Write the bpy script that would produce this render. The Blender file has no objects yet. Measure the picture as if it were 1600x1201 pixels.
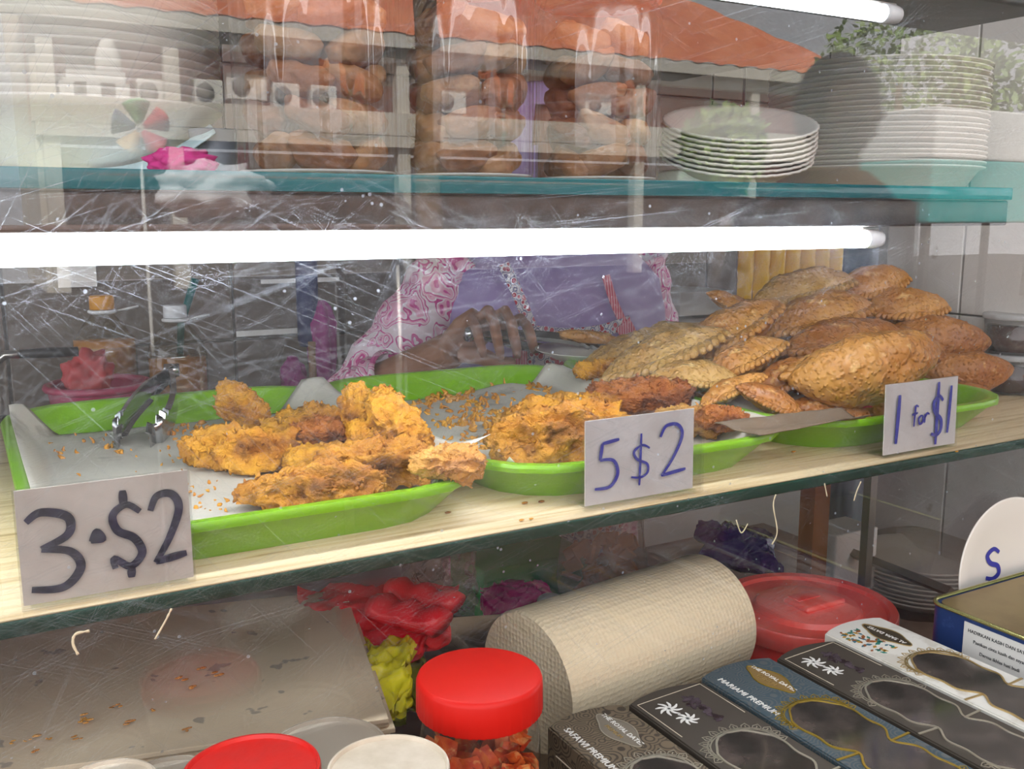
import bpy, bmesh, math, random
from mathutils import Vector, Matrix, Euler, noise

PI = math.pi
SC = bpy.context.scene
COL = SC.collection

# ------------------------------------------------------------------ camera
U = 0.20                       # layout unit in metres (camera height above the lower shelf)
CAMZ = 1.30
FPX = 1525.0
v1 = Vector((2740, 265, 1525)).normalized()
v2 = Vector((-875, 265, 1525)); v2 = (v2 - v1 * v2.dot(v1)).normalized()
v3 = v2.cross(v1)
if v3.y < 0: v3 = -v3
RT = Matrix((v1, v2, v3))      # camera vector (right, up, forward) -> place (x along shelf, y into stall, z up)
camd = bpy.data.cameras.new('camera'); cam = bpy.data.objects.new('camera', camd); COL.objects.link(cam)
camd.sensor_width = 36.0; camd.lens = FPX / 1600 * 36.0; camd.clip_start = 0.01; camd.clip_end = 300
r_, u_, f_ = RT @ Vector((1, 0, 0)), RT @ Vector((0, 1, 0)), RT @ Vector((0, 0, 1))
cam.matrix_world = Matrix(((r_.x, u_.x, -f_.x, 0), (r_.y, u_.y, -f_.y, 0), (r_.z, u_.z, -f_.z, CAMZ), (0, 0, 0, 1)))
SC.camera = cam

# ------------------------------------------------------------------ sky, sun, exposure
W = bpy.data.worlds.new('sky'); SC.world = W; W.use_nodes = True
bg = W.node_tree.nodes['Background']
bg.inputs['Color'].default_value = (0.97, 0.97, 1.0, 1); bg.inputs['Strength'].default_value = 2.6
sund = bpy.data.lights.new('sun_offscreen', 'SUN'); sun = bpy.data.objects.new('sun_offscreen', sund); COL.objects.link(sun)
sund.energy = 16.0; sund.color = (1.0, 0.95, 0.86); sund.angle = 0.009
sun.rotation_euler = Vector((0.35, -0.72, -0.95)).to_track_quat('-Z', 'Y').to_euler()
vs = SC.view_settings
vs.view_transform = 'Standard'; vs.look = 'None'; vs.exposure = -0.08; vs.gamma = 1.0; vs.use_curve_mapping = False
SC.cycles.transparent_max_bounces = 40
SC.cycles.max_bounces = 10
SC.cycles.sample_clamp_indirect = 8.0
SC.cycles.caustics_reflective = False; SC.cycles.caustics_refractive = False
SC.cycles.use_denoising = True

# ------------------------------------------------------------------ layout helpers
def V(x, y, z): return Vector((x * U, y * U, CAMZ + z * U))
def dirpx(px, py): return RT @ Vector((px - 800.0, 600.5 - py, FPX))
def at_y(px, py, y): d = dirpx(px, py); d = d * (y / d.y); return V(*d)
def at_z(px, py, z): d = dirpx(px, py); d = d * (z / d.z); return V(*d)
def at_x(px, py, x): d = dirpx(px, py); d = d * (x / d.x); return V(*d)
def mpp(p):                    # metres per photograph pixel at a place
    return ((p - Vector((0, 0, CAMZ))).dot(f_)) / FPX

# ------------------------------------------------------------------ object helpers
def tag(o, label=None, cat=None, group=None, kind=None):
    if label: o['label'] = label
    if cat: o['category'] = cat
    if group: o['group'] = group
    if kind: o['kind'] = kind
    return o
def thing(name, label, cat, loc=(0, 0, 0), rot=(0, 0, 0), group=None, scale=None):
    o = bpy.data.objects.new(name, None); COL.objects.link(o)
    o.location = loc; o.rotation_euler = rot; o.empty_display_size = 0.02
    if scale: o.scale = scale
    return tag(o, label, cat, group)
def mesh_obj(name, me, parent=None, loc=None, rot=None):
    o = bpy.data.objects.new(name, me); COL.objects.link(o)
    if parent is not None: o.parent = parent
    if loc is not None: o.location = loc
    if rot is not None: o.rotation_euler = rot
    return o
def copy_tree(o, parent=None):
    c = o.copy(); COL.objects.link(c); c.parent = parent
    for ch in list(o.children): copy_tree(ch, c)
    return c

class MB:
    def __init__(s): s.bm = bmesh.new()
    def box(s, c, d, rot=None, bev=0.0, seg=2):
        r = bmesh.ops.create_cube(s.bm, size=1.0)
        vs = r['verts']
        for v in vs: v.co = Vector((v.co.x * d[0], v.co.y * d[1], v.co.z * d[2]))
        if bev > 0:
            es = list({e for v in vs for e in v.link_edges})
            rr = bmesh.ops.bevel(s.bm, geom=es, offset=bev, segments=seg, profile=0.5, affect='EDGES')
            vs = list({v for f in rr['faces'] for v in f.verts} | {v for v in vs if v.is_valid})
        M = (rot.to_matrix() if isinstance(rot, Euler) else rot) if rot is not None else None
        for v in vs:
            if M is not None: v.co = M @ v.co
            v.co += Vector(c)
        return s
    def loft(s, rings, closed=True, cap=True, loop=False):
        rv = [[s.bm.verts.new(p) for p in r] for r in rings]
        n = len(rv[0])
        m = len(rv)
        for i in range(m if loop else m - 1):
            a, b = rv[i], rv[(i + 1) % m]
            for j in range(n if closed else n - 1):
                k = (j + 1) % n
                try: s.bm.faces.new((a[j], a[k], b[k], b[j]))
                except ValueError: pass
        if cap and closed and not loop:
            for r, fl in ((rv[0], True), (rv[-1], False)):
                try: s.bm.faces.new(list(reversed(r)) if fl else r)
                except ValueError: pass
        return s
    def lathe(s, prof, n=32, c=(0, 0, 0), rfun=None, cap=True):
        rings = []
        for (r, z) in prof:
            ring = []
            for k in range(n):
                a = 2 * PI * k / n
                q = r * (rfun(a, z) if rfun else 1.0)
                ring.append(Vector((c[0] + q * math.cos(a), c[1] + q * math.sin(a), c[2] + z)))
            rings.append(ring)
        return s.loft(rings, cap=cap)
    def tube(s, pts, rad, n=10, cap=True, flat=1.0, up=None):
        pts = [Vector(p) for p in pts]; rings = []
        m = len(pts)
        prev = None
        for i, p in enumerate(pts):
            t = (pts[min(i + 1, m - 1)] - pts[max(i - 1, 0)]).normalized()
            if prev is None:
                ref = Vector(up) if up is not None else (Vector((0, 0, 1)) if abs(t.z) < 0.9 else Vector((1, 0, 0)))
                a = (ref - t * ref.dot(t)).normalized()
            else:
                a = (prev - t * prev.dot(t)).normalized()
            prev = a
            b = t.cross(a)
            r = rad[i] if isinstance(rad, (list, tuple)) else rad
            rings.append([p + (a * math.cos(2 * PI * k / n) * flat + b * math.sin(2 * PI * k / n)) * r for k in range(n)])
        return s.loft(rings, cap=cap)
    def grid(s, nu, nv, fn, closed_u=False):
        vv = [[s.bm.verts.new(fn(i / (nu if closed_u else nu - 1), j / (nv - 1))) for i in range(nu)] for j in range(nv)]
        for j in range(nv - 1):
            for i in range(nu if closed_u else nu - 1):
                k = (i + 1) % nu
                s.bm.faces.new((vv[j][i], vv[j][k], vv[j + 1][k], vv[j + 1][i]))
        return s
    def prism(s, poly, z0, z1, M=None):
        a = [Vector((p[0], p[1], z0)) for p in poly]; b = [Vector((p[0], p[1], z1)) for p in poly]
        if M is not None: a = [M @ p for p in a]; b = [M @ p for p in b]
        return s.loft([a, b])
    def ico(s, c, r, sub=2, scale=(1, 1, 1)):
        q = bmesh.ops.create_icosphere(s.bm, subdivisions=sub, radius=1.0)
        for v in q['verts']: v.co = Vector((v.co.x * r * scale[0], v.co.y * r * scale[1], v.co.z * r * scale[2])) + Vector(c)
        return s
    def disp(s, fn):
        for v in s.bm.verts: v.co = v.co + fn(v.co)
        return s
    def mesh(s, name, mat, smooth=True, recalc=True, solid=0.0):
        if recalc: bmesh.ops.recalc_face_normals(s.bm, faces=s.bm.faces)
        if solid:
            bmesh.ops.solidify(s.bm, geom=list(s.bm.faces), thickness=solid)
        me = bpy.data.meshes.new(name)
        for f in s.bm.faces: f.smooth = smooth
        s.bm.to_mesh(me); s.bm.free()
        if mat: me.materials.append(mat)
        return me
    def build(s, name, mat, parent=None, smooth=True, loc=None, rot=None, autosmooth=None, recalc=True, solid=0.0):
        me = s.mesh(name, mat, smooth, recalc, solid)
        if autosmooth is not None: sharp(me, autosmooth)
        return mesh_obj(name, me, parent, loc, rot)
def sharp(me, deg):
    bm = bmesh.new(); bm.from_mesh(me)
    lim = math.radians(deg)
    for e in bm.edges:
        if len(e.link_faces) == 2 and e.calc_face_angle(0) > lim: e.smooth = False
    bm.to_mesh(me); bm.free()

def rrect(w, h, r, seg=5, ch=None):
    """rounded rectangle outline centred on the origin"""
    pts = []
    for (sx, sy, a0) in ((1, 1, 0), (-1, 1, 90), (-1, -1, 180), (1, -1, 270)):
        cx, cy = sx * (w / 2 - r), sy * (h / 2 - r)
        for k in range(seg + 1):
            a = math.radians(a0 + 90 * k / seg)
            pts.append((cx + r * math.cos(a), cy + r * math.sin(a)))
    return pts

def ribbon(mb, pts, w, M, z0, z1, closed=False):
    """flat pen stroke of varying width through 2D points, given thickness z0..z1, placed by M"""
    P = [Vector((p[0], p[1])) for p in pts]; n = len(P); L = []; R = []
    for i in range(n):
        if closed: t = P[(i + 1) % n] - P[i - 1]
        else: t = P[min(i + 1, n - 1)] - P[max(i - 1, 0)]
        t = t.normalized(); nn = Vector((-t.y, t.x))
        ww = (w[i] if isinstance(w, (list, tuple)) else w) / 2
        L.append(P[i] + nn * ww); R.append(P[i] - nn * ww)
    rings = [[M @ Vector((L[i].x, L[i].y, z0)), M @ Vector((R[i].x, R[i].y, z0)), M @ Vector((R[i].x, R[i].y, z1)), M @ Vector((L[i].x, L[i].y, z1))] for i in range(n)]
    mb.loft(rings, loop=closed)
def smooth_path(pts, k=6):
    """Catmull-Rom through points (2D or 3D)"""
    P = [Vector(p) for p in pts]; out = []
    for i in range(len(P) - 1):
        p0, p1, p2, p3 = P[max(i - 1, 0)], P[i], P[i + 1], P[min(i + 2, len(P) - 1)]
        for j in range(k):
            t = j / k
            out.append(0.5 * ((2 * p1) + (p2 - p0) * t + (2 * p0 - 5 * p1 + 4 * p2 - p3) * t * t + (3 * p1 - p0 - 3 * p2 + p3) * t ** 3))
    out.append(P[-1]); return out
def text_mesh(txt, size, mat, name, parent, loc, rot, depth=0.0002, align='LEFT', shear=0.0, spacing=1.0):
    cu = bpy.data.curves.new('lettering', 'FONT'); cu.body = txt; cu.size = size; cu.align_x = align; cu.align_y = 'CENTER'
    cu.extrude = depth; cu.shear = shear; cu.space_character = spacing; cu.resolution_u = 3
    t = bpy.data.objects.new('lettering', cu); COL.objects.link(t)
    dg = bpy.context.evaluated_depsgraph_get(); dg.update()
    me = bpy.data.meshes.new_from_object(t.evaluated_get(dg))
    bpy.data.objects.remove(t); me.materials.clear(); me.materials.append(mat)
    return mesh_obj(name, me, parent, loc, rot)

# ------------------------------------------------------------------ materials
MATS = {}
def mat(name, col=(0.5, 0.5, 0.5), rough=0.5, metal=0.0, spec=0.5, col2=None, nscale=20, nlo=0.4, nhi=0.6, col3=None, n3scale=60, lo3=0.6, hi3=0.7,
        bump=0.0, bscale=80, trans=0.0, ior=1.45, sss=0.0, coat=0.0, emit=None, estr=0.0, alpha=1.0, stretch=None, detail=5.0):
    if name in MATS: return MATS[name]
    m = bpy.data.materials.new(name); m.use_nodes = True; nt = m.node_tree; b = nt.nodes['Principled BSDF']
    def nd(t): return nt.nodes.new(t)
    ln = nt.links.new
    b.inputs['Base Color'].default_value = (*col, 1); b.inputs['Roughness'].default_value = rough
    b.inputs['Metallic'].default_value = metal; b.inputs['Specular IOR Level'].default_value = spec
    b.inputs['IOR'].default_value = ior
    if trans: b.inputs['Transmission Weight'].default_value = trans
    if sss: b.inputs['Subsurface Weight'].default_value = sss; b.inputs['Subsurface Radius'].default_value = (0.004, 0.002, 0.001)
    if coat: b.inputs['Coat Weight'].default_value = coat; b.inputs['Coat Roughness'].default_value = 0.1
    if emit: b.inputs['Emission Color'].default_value = (*emit, 1); b.inputs['Emission Strength'].default_value = estr
    if alpha < 1: b.inputs['Alpha'].default_value = alpha
    tc = nd('ShaderNodeTexCoord'); src = tc.outputs['Object']
    if stretch:
        mp = nd('ShaderNodeMapping'); mp.inputs['Scale'].default_value = stretch; ln(src, mp.inputs['Vector']); src = mp.outputs['Vector']
    def noise_fac(sc, lo, hi, det):
        n = nd('ShaderNodeTexNoise'); n.inputs['Scale'].default_value = sc; n.inputs['Detail'].default_value = det; n.inputs['Roughness'].default_value = 0.6
        ln(src, n.inputs['Vector'])
        r = nd('ShaderNodeMapRange'); r.inputs['From Min'].default_value = lo; r.inputs['From Max'].default_value = hi
        ln(n.outputs['Fac'], r.inputs['Value']); return r.outputs['Result']
    if col2:
        mx = nd('ShaderNodeMix'); mx.data_type = 'RGBA'; mx.inputs['A'].default_value = (*col, 1); mx.inputs['B'].default_value = (*col2, 1)
        ln(noise_fac(nscale, nlo, nhi, detail), mx.inputs['Factor']); last = mx.outputs['Result']
        if col3:
            m3 = nd('ShaderNodeMix'); m3.data_type = 'RGBA'; m3.inputs['B'].default_value = (*col3, 1)
            ln(last, m3.inputs['A']); ln(noise_fac(n3scale, lo3, hi3, 3.0), m3.inputs['Factor']); last = m3.outputs['Result']
        ln(last, b.inputs['Base Color'])
    if bump:
        n = nd('ShaderNodeTexNoise'); n.inputs['Scale'].default_value = bscale; n.inputs['Detail'].default_value = 4
        ln(src, n.inputs['Vector'])
        bp = nd('ShaderNodeBump'); bp.inputs['Strength'].default_value = bump; bp.inputs['Distance'].default_value = 0.003
        ln(n.outputs['Fac'], bp.inputs['Height']); ln(bp.outputs['Normal'], b.inputs['Normal'])
    MATS[name] = m; return m

def glass(name, r0=0.045, tint=(1, 1, 1), rough=0.0, dust=0.0, scratch=0.0, dustcol=(0.8, 0.88, 1.0), bump=0.0):
    """clear sheet: each face lets light pass and mirrors by Schlick's law; optional dust film and scratches"""
    if name in MATS: return MATS[name]
    m = bpy.data.materials.new(name); m.use_nodes = True; nt = m.node_tree; nt.nodes.clear()
    def nd(t): return nt.nodes.new(t)
    ln = nt.links.new
    def mth(op, a, b=None, cl=False):
        n = nd('ShaderNodeMath'); n.operation = op; n.use_clamp = cl
        for i, x in enumerate((a, b)):
            if x is None: continue
            if isinstance(x, (int, float)): n.inputs[i].default_value = x
            else: ln(x, n.inputs[i])
        return n.outputs[0]
    out = nd('ShaderNodeOutputMaterial')
    geo = nd('ShaderNodeNewGeometry'); dot = nd('ShaderNodeVectorMath'); dot.operation = 'DOT_PRODUCT'
    ln(geo.outputs['Incoming'], dot.inputs[0]); ln(geo.outputs['Normal'], dot.inputs[1])
    c = mth('ABSOLUTE', dot.outputs['Value'])
    f = mth('ADD', mth('MULTIPLY', mth('POWER', mth('SUBTRACT', 1.0, c), 5.0), 1 - r0), r0)
    tr = nd('ShaderNodeBsdfTransparent'); tr.inputs['Color'].default_value = (*tint, 1)
    gl = nd('ShaderNodeBsdfGlossy'); gl.inputs['Roughness'].default_value = rough
    mx = nd('ShaderNodeMixShader'); ln(f, mx.inputs[0]); ln(tr.outputs[0], mx.inputs[1]); ln(gl.outputs[0], mx.inputs[2])
    last = mx.outputs[0]
    tc = nd('ShaderNodeTexCoord')
    if bump:
        n = nd('ShaderNodeTexNoise'); n.inputs['Scale'].default_value = 30; n.inputs['Detail'].default_value = 1; ln(tc.outputs['Object'], n.inputs['Vector'])
        bp = nd('ShaderNodeBump'); bp.inputs['Strength'].default_value = bump; bp.inputs['Distance'].default_value = 0.004
        ln(n.outputs['Fac'], bp.inputs['Height']); ln(bp.outputs['Normal'], gl.inputs['Normal'])
    if dust or scratch:
        fac = None
        if dust:
            n = nd('ShaderNodeTexNoise'); n.inputs['Scale'].default_value = 7; n.inputs['Detail'].default_value = 3; ln(tc.outputs['Object'], n.inputs['Vector'])
            fac = mth('MULTIPLY', n.outputs['Fac'], dust)
            vo = nd('ShaderNodeTexVoronoi'); vo.inputs['Scale'].default_value = 110; ln(tc.outputs['Object'], vo.inputs['Vector'])
            n2 = nd('ShaderNodeTexNoise'); n2.inputs['Scale'].default_value = 60; n2.inputs['Detail'].default_value = 0; ln(tc.outputs['Object'], n2.inputs['Vector'])
            sp = mth('MULTIPLY', mth('LESS_THAN', vo.outputs['Distance'], 0.11), mth('GREATER_THAN', n2.outputs['Fac'], 0.66))
            fac = mth('ADD', fac, mth('MULTIPLY', sp, 0.30))
        if scratch:
            for k, (ang, sx, sz, th) in enumerate(((18, 1.1, 150, 0.715), (38, 1.6, 190, 0.725), (-24, 1.4, 170, 0.72), (63, 1.5, 200, 0.735), (5, 0.9, 210, 0.725), (-50, 1.8, 180, 0.735))):
                mp = nd('ShaderNodeMapping'); mp.inputs['Rotation'].default_value = (0, math.radians(ang), 0); ln(tc.outputs['Object'], mp.inputs['Vector'])
                m2 = nd('ShaderNodeMapping'); m2.inputs['Scale'].default_value = (sx * 7, 1, sz * 10.0); m2.inputs['Location'].default_value = (k * 3.1, k, k * 7.7)
                ln(mp.outputs['Vector'], m2.inputs['Vector'])
                n = nd('ShaderNodeTexNoise'); n.inputs['Scale'].default_value = 1.0; n.inputs['Detail'].default_value = 0; ln(m2.outputs['Vector'], n.inputs['Vector'])
                q = nd('ShaderNodeMapRange'); q.inputs['From Min'].default_value = th; q.inputs['From Max'].default_value = th + 0.10; ln(n.outputs['Fac'], q.inputs['Value'])
                t = mth('MULTIPLY', q.outputs['Result'], scratch)
                fac = t if fac is None else mth('ADD', fac, t)
        fac = mth('MINIMUM', fac, 0.9)
        df = nd('ShaderNodeBsdfDiffuse'); df.inputs['Color'].default_value = (*dustcol, 1)
        tl = nd('ShaderNodeBsdfTranslucent'); tl.inputs['Color'].default_value = (*dustcol, 1)
        m2 = nd('ShaderNodeMixShader'); m2.inputs[0].default_value = 0.55; ln(df.outputs[0], m2.inputs[1]); ln(tl.outputs[0], m2.inputs[2])
        m3 = nd('ShaderNodeMixShader'); ln(fac, m3.inputs[0]); ln(last, m3.inputs[1]); ln(m2.outputs[0], m3.inputs[2]); last = m3.outputs[0]
    ln(last, out.inputs[0])
    MATS[name] = m; return m
def film(name, col, op, rough=0.25, bump=0.5, bscale=30):
    """thin plastic film: partly see-through, partly coloured, shiny"""
    if name in MATS: return MATS[name]
    m = mat(name, col, rough, bump=bump, bscale=bscale)
    nt = m.node_tree; b = nt.nodes['Principled BSDF']; o = nt.nodes['Material Output']
    t = nt.nodes.new('ShaderNodeBsdfTransparent'); t.inputs['Color'].default_value = (*[0.4 + 0.6 * c for c in col], 1)
    mx = nt.nodes.new('ShaderNodeMixShader'); mx.inputs[0].default_value = op
    nt.links.new(t.outputs[0], mx.inputs[1]); nt.links.new(b.outputs[0], mx.inputs[2]); nt.links.new(mx.outputs[0], o.inputs[0])
    return m

# ================================================================== the setting
M_floor = mat('concrete', (0.20, 0.19, 0.18), 0.8, col2=(0.27, 0.26, 0.24), nscale=3, bump=0.2, bscale=40)
M_asph = mat('paving', (0.036, 0.033, 0.030), 0.85, col2=(0.048, 0.044, 0.040), nscale=2, bump=0.2)
M_tile = mat('wall_tile', (0.165, 0.14, 0.12), 0.28, col2=(0.13, 0.11, 0.095), nscale=5, nlo=0.35, nhi=0.7)
M_grout = mat('grout', (0.22, 0.20, 0.18), 0.9)
M_panel = mat('wall_panel', (0.66, 0.62, 0.58), 0.35, col2=(0.52, 0.47, 0.43), nscale=9, nlo=0.5, nhi=0.75, col3=(0.42, 0.36, 0.30), n3scale=25, lo3=0.66, hi3=0.74)
M_ceil = mat('ceiling_sheet', (0.30, 0.29, 0.28), 0.7, col2=(0.36, 0.35, 0.33), nscale=4)
M_dark = mat('dark_bar_metal', (0.045, 0.036, 0.032), 0.38, metal=0.0, col2=(0.075, 0.055, 0.045), nscale=30, bump=0.05)
M_steel = mat('brushed_steel', (0.62, 0.60, 0.57), 0.28, metal=1.0, bump=0.04, bscale=200)
M_white = mat('white_paint', (0.80, 0.79, 0.76), 0.5)
M_edge = mat('green_glass_edge', (0.003, 0.028, 0.017), 0.22, spec=0.2, col2=(0.005, 0.042, 0.027), nscale=6)
M_tealedge = mat('teal_glass_edge', (0.012, 0.12, 0.14), 0.08, col2=(0.02, 0.17, 0.19), nscale=5)
M_counter = mat('counter_top', (0.20, 0.10, 0.07), 0.4, col2=(0.13, 0.06, 0.045), nscale=12)
M_inside = mat('case_floor', (0.30, 0.20, 0.15), 0.5, col2=(0.20, 0.135, 0.10), nscale=14)
G_front = glass('front_glass', 0.05, dust=0.006, scratch=0.075)
G_shelf = glass('shelf_glass', 0.045, tint=(0.86, 0.96, 0.95))
G_clear = glass('clear_plastic', 0.05, tint=(0.97, 0.97, 0.97))
G_jar = glass('jar_plastic', 0.055, tint=(0.95, 0.945, 0.93), rough=0.03, bump=0.55)

def struct(o): o['kind'] = 'structure'; return o
def ubox(x0, x1, y0, y1, z0, z1, bev=0.0):
    a, b = V(x0, y0, z0), V(x1, y1, z1); d = b - a
    return MB().box((a + b) / 2, (d.x, d.y, d.z), bev=bev)

MB().box((1.0, -8.0, -0.02), (60, 24.0, 0.04)).build('floor', M_asph)['kind'] = 'structure'
# tiled back wall
wb = struct(ubox(-12, 22, 9.06, 9.6, -6.5, 6.6).build('wall_back', M_grout))
tw, th = 1.86, 1.22
tile = ubox(0.012, tw - 0.012, 9.0, 9.08, 0.012, th - 0.012, bev=0.002).mesh('tile', M_tile, smooth=False)
off = V(0, 0, 0)
for i in range(-1, 9):
    for j in range(-3, 3):
        mesh_obj('tile', tile, wb, V(0.30 + i * tw, 0, -1.13 + j * th) - off)
# right side wall with four panels
wr = struct(ubox(5.22, 5.5, 2.66, 4.30, -6.5, 6.6).build('wall_right', M_grout))
for (y0, y1) in ((2.66, 3.745), (3.76, 4.30)):
    for (z0, z1) in ((-2.9, -0.592), (-0.580, 3.0)):
        ubox(5.185, 5.225, y0, y1, z0, z1, bev=0.001).build('panel', M_panel, wr, smooth=False)
struct(ubox(-14, 24, -1.0, 9.6, 6.5, 6.75).build('ceiling', M_ceil))
cnp = ubox(9.0, 40, -19.4, -1.0, 6.5, 6.7).build('canopy_sheet', M_ceil); tag(cnp, 'flat grey canopy sheet over the walkway mirrored above the foam plates', 'canopy')

# ------------------------------------------------------------------ the display case
GX0, GX1 = -2.2, 4.6
pane = ubox(GX0, GX1, 2.545, 2.57, -1.87, 1.25).build('front_pane', G_front, smooth=False)
tag(pane, 'scratched dusty clear glass sheet closing the front of the display case', 'glass pane')

sh = thing('display_shelf', 'long green-edged glass shelf topped with pale wood-grain sheet under the trays', 'shelf', V(1.5, 3.9, -1.05))
ubox(-2.2, 5.15, 2.63, 5.2, -1.052, -1.006, bev=0.0015).build('glass_plate', M_edge, sh).location = -sh.location
def wood_mat():
    m = mat('wood_grain_sheet', (0.80, 0.66, 0.42), 0.42); nt = m.node_tree; b = nt.nodes['Principled BSDF']
    tc = nt.nodes.new('ShaderNodeTexCoord'); mp = nt.nodes.new('ShaderNodeMapping'); mp.inputs['Scale'].default_value = (3.5, 60, 60)
    n = nt.nodes.new('ShaderNodeTexNoise'); n.inputs['Scale'].default_value = 2.2; n.inputs['Detail'].default_value = 6; n.inputs['Distortion'].default_value = 0.6
    cr = nt.nodes.new('ShaderNodeValToRGB'); e = cr.color_ramp.elements
    e[0].position = 0.30; e[0].color = (0.36, 0.25, 0.11, 1); e[1].position = 0.58; e[1].color = (0.70, 0.58, 0.36, 1)
    k = e.new(0.42); k.color = (0.60, 0.46, 0.25, 1)
    L = nt.links.new; L(tc.outputs['Object'], mp.inputs['Vector']); L(mp.outputs['Vector'], n.inputs['Vector']); L(n.outputs['Fac'], cr.inputs['Fac']); L(cr.outputs['Color'], b.inputs['Base Color'])
    return m
ubox(-2.2, 5.15, 2.635, 5.2, -1.006, -1.0).build('wood_grain_sheet', wood_mat(), sh).location = -sh.location

us = thing('upper_shelf', 'teal-edged upper glass shelf carrying the jars and plate stacks', 'shelf', V(1.5, 3.9, 0.06))
ubox(-2.2, 3.93, 2.66, 5.1, 0.064, 0.112).build('glass_plate', G_shelf, us, smooth=False).location = -us.location
ubox(-2.2, 3.93, 2.63, 2.66, 0.062, 0.113, bev=0.001).build('polished_edge', M_tealedge, us).location = -us.location
for yy in (3.25, 3.85, 4.5, 5.0):
    ubox(-2.2, 3.93, yy, yy + 0.06, 0.02, 0.062).build('support_slat', M_dark, us).location = -us.location

br = ubox(-2.2, 3.93, 2.645, 2.74, -0.045, 0.060, bev=0.002).build('shelf_bar', M_dark)
tag(br, 'dark metal channel bar running under the upper glass shelf', 'bar')
M_tube = mat('tube_glow', (1, 1, 1), 0.3, emit=(0.90, 0.95, 1.0), estr=38.0)
M_tube2 = mat('tube_glow_dim', (1, 1, 1), 0.3, emit=(0.90, 0.95, 1.0), estr=7.0)
M_cap = mat('lamp_cap', (0.86, 0.88, 0.9), 0.35)
def tube_lamp(z, x1, label, estr_mat):
    t = thing('tube_lamp', label, 'lamp', V(0.5, 2.72, z + 0.05))
    m = MB(); a, b = V(-2.1, 2.70, z), V(x1 - 0.10, 2.70, z)
    m.tube([a, b], 0.033 * U, 14).build('tube', estr_mat, t).location = -t.location
    for x in (x1 - 0.10, -2.1):
        c = V(x, 2.70, z); m = MB()
        m.tube([c, c + Vector((0.05 * U, 0, 0)), c + Vector((0.085 * U, 0, 0)), c + Vector((0.10 * U, 0, 0))], [0.037 * U, 0.037 * U, 0.031 * U, 0.014 * U], 14).build('end_cap', M_cap, t).location = -t.location
    ubox(-2.12, x1, 2.715, 2.80, z + 0.03, z + 0.048, bev=0.001).build('batten', M_white, t).location = -t.location
    return t
tube_lamp(-0.094, 3.22, 'long glowing fluorescent tube under the dark bar above the food trays', M_tube)
tube_lamp(0.755, 3.24, 'glowing fluorescent tube under the top board above the plate stacks', M_tube2)
tb = ubox(-2.2, 4.05, 2.60, 5.1, 0.83, 0.92, bev=0.003).build('top_board', M_dark)
tag(tb, 'dark board roofing the display case above the upper lamp', 'board')
for k, (px, lab) in enumerate(((1345, 'dark square steel upright behind the curry puffs at the case back'),)):
    p = at_y(px, 400, 5.12)
    o = MB().box((p.x, p.y, (CAMZ + 0.83 * U) / 2), (0.042, 0.03, CAMZ + 0.83 * U)).build('case_upright', mat('blue_grey_steel', (0.10, 0.12, 0.17), 0.35))
    tag(o, lab, 'upright')
o = ubox(-2.15, -2.0, 5.0, 5.09, -2.318, 0.828).build('case_upright', M_dark); tag(o, 'dark upright holding the far end of the case by the paper stack', 'upright')

# counter and lower compartment
struct(ubox(-8, 7.5, 0.2, 2.60, -2.05, -1.87, bev=0.004).build('trim_1', M_counter))
struct(ubox(-8, 7.5, 0.3, 2.60, -6.5, -2.05).build('trim_2', mat('counter_front', (0.5, 0.47, 0.43), 0.5)))
cf = ubox(-3.0, 5.2, 2.60, 5.3, -2.45, -2.32).build('lower_board', M_inside)
tag(cf, 'dark brown board inside the lower part of the display case', 'board')
o = ubox(-3.0, 5.2, 2.62, 5.25, -6.5, -2.45).build('case_cabinet', M_counter); tag(o, 'brown cabinet under the display case', 'cabinet')

# ================================================================== trays, liners and food
M_tray = mat('green_tray_plastic', (0.19, 0.45, 0.008), 0.32, col2=(0.22, 0.49, 0.012), nscale=4, bump=0.08, bscale=500, coat=0.2)
M_liner = mat('greaseproof_paper', (0.60, 0.57, 0.50), 0.6, col2=(0.36, 0.33, 0.28), nscale=16, nlo=0.56, nhi=0.66, bump=0.15, bscale=40)
FZ = -1.0
def frot(yaw, pitch, roll=0.0):
    """length axis: photograph-right turned by yaw on the ground, raised by pitch; roll about the length"""
    return Matrix.Rotation(math.radians(-29.4 + yaw), 4, 'Z') @ Matrix.Rotation(math.radians(-pitch), 4, 'Y') @ Matrix.Rotation(math.radians(roll), 4, 'X')

def tray(x, y, label, rz=0.0):
    t = thing('serving_tray', label, 'tray', V(x, y, FZ), (0, 0, math.radians(rz)), 'green trays on the lower shelf')
    def ring(w, d, z, r=0.34): return [Vector((p[0] * U, p[1] * U, z * U)) for p in rrect(w, d, r, 4)]
    m = MB()
    m.loft([ring(1.16, 1.87, 0.004, 0.28), ring(1.18, 1.89, 0.0, 0.28), ring(1.20, 1.91, 0.01, 0.29), ring(1.385, 2.09, 0.115, 0.33), ring(1.435, 2.14, 0.122, 0.34), ring(1.44, 2.145, 0.138, 0.34),
            ring(1.43, 2.135, 0.150, 0.34), ring(1.37, 2.075, 0.150, 0.32), ring(1.345, 2.05, 0.142, 0.31), ring(1.18, 1.89, 0.032, 0.27), ring(1.15, 1.86, 0.020, 0.26), ring(0.9, 1.6, 0.018, 0.2)])
    o = m.build('tray_body', M_tray, t, autosmooth=40)
    return t
tray(0.82, 3.79, 'green plastic tray holding the tongs and large orange fritters')
tray(2.23, 3.81, 'green plastic tray holding crumbs and the flat fritters behind the 5 dollar 2 sign')
tray(3.69, 3.84, 'green plastic tray heaped with curry puffs by the side wall')

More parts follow.
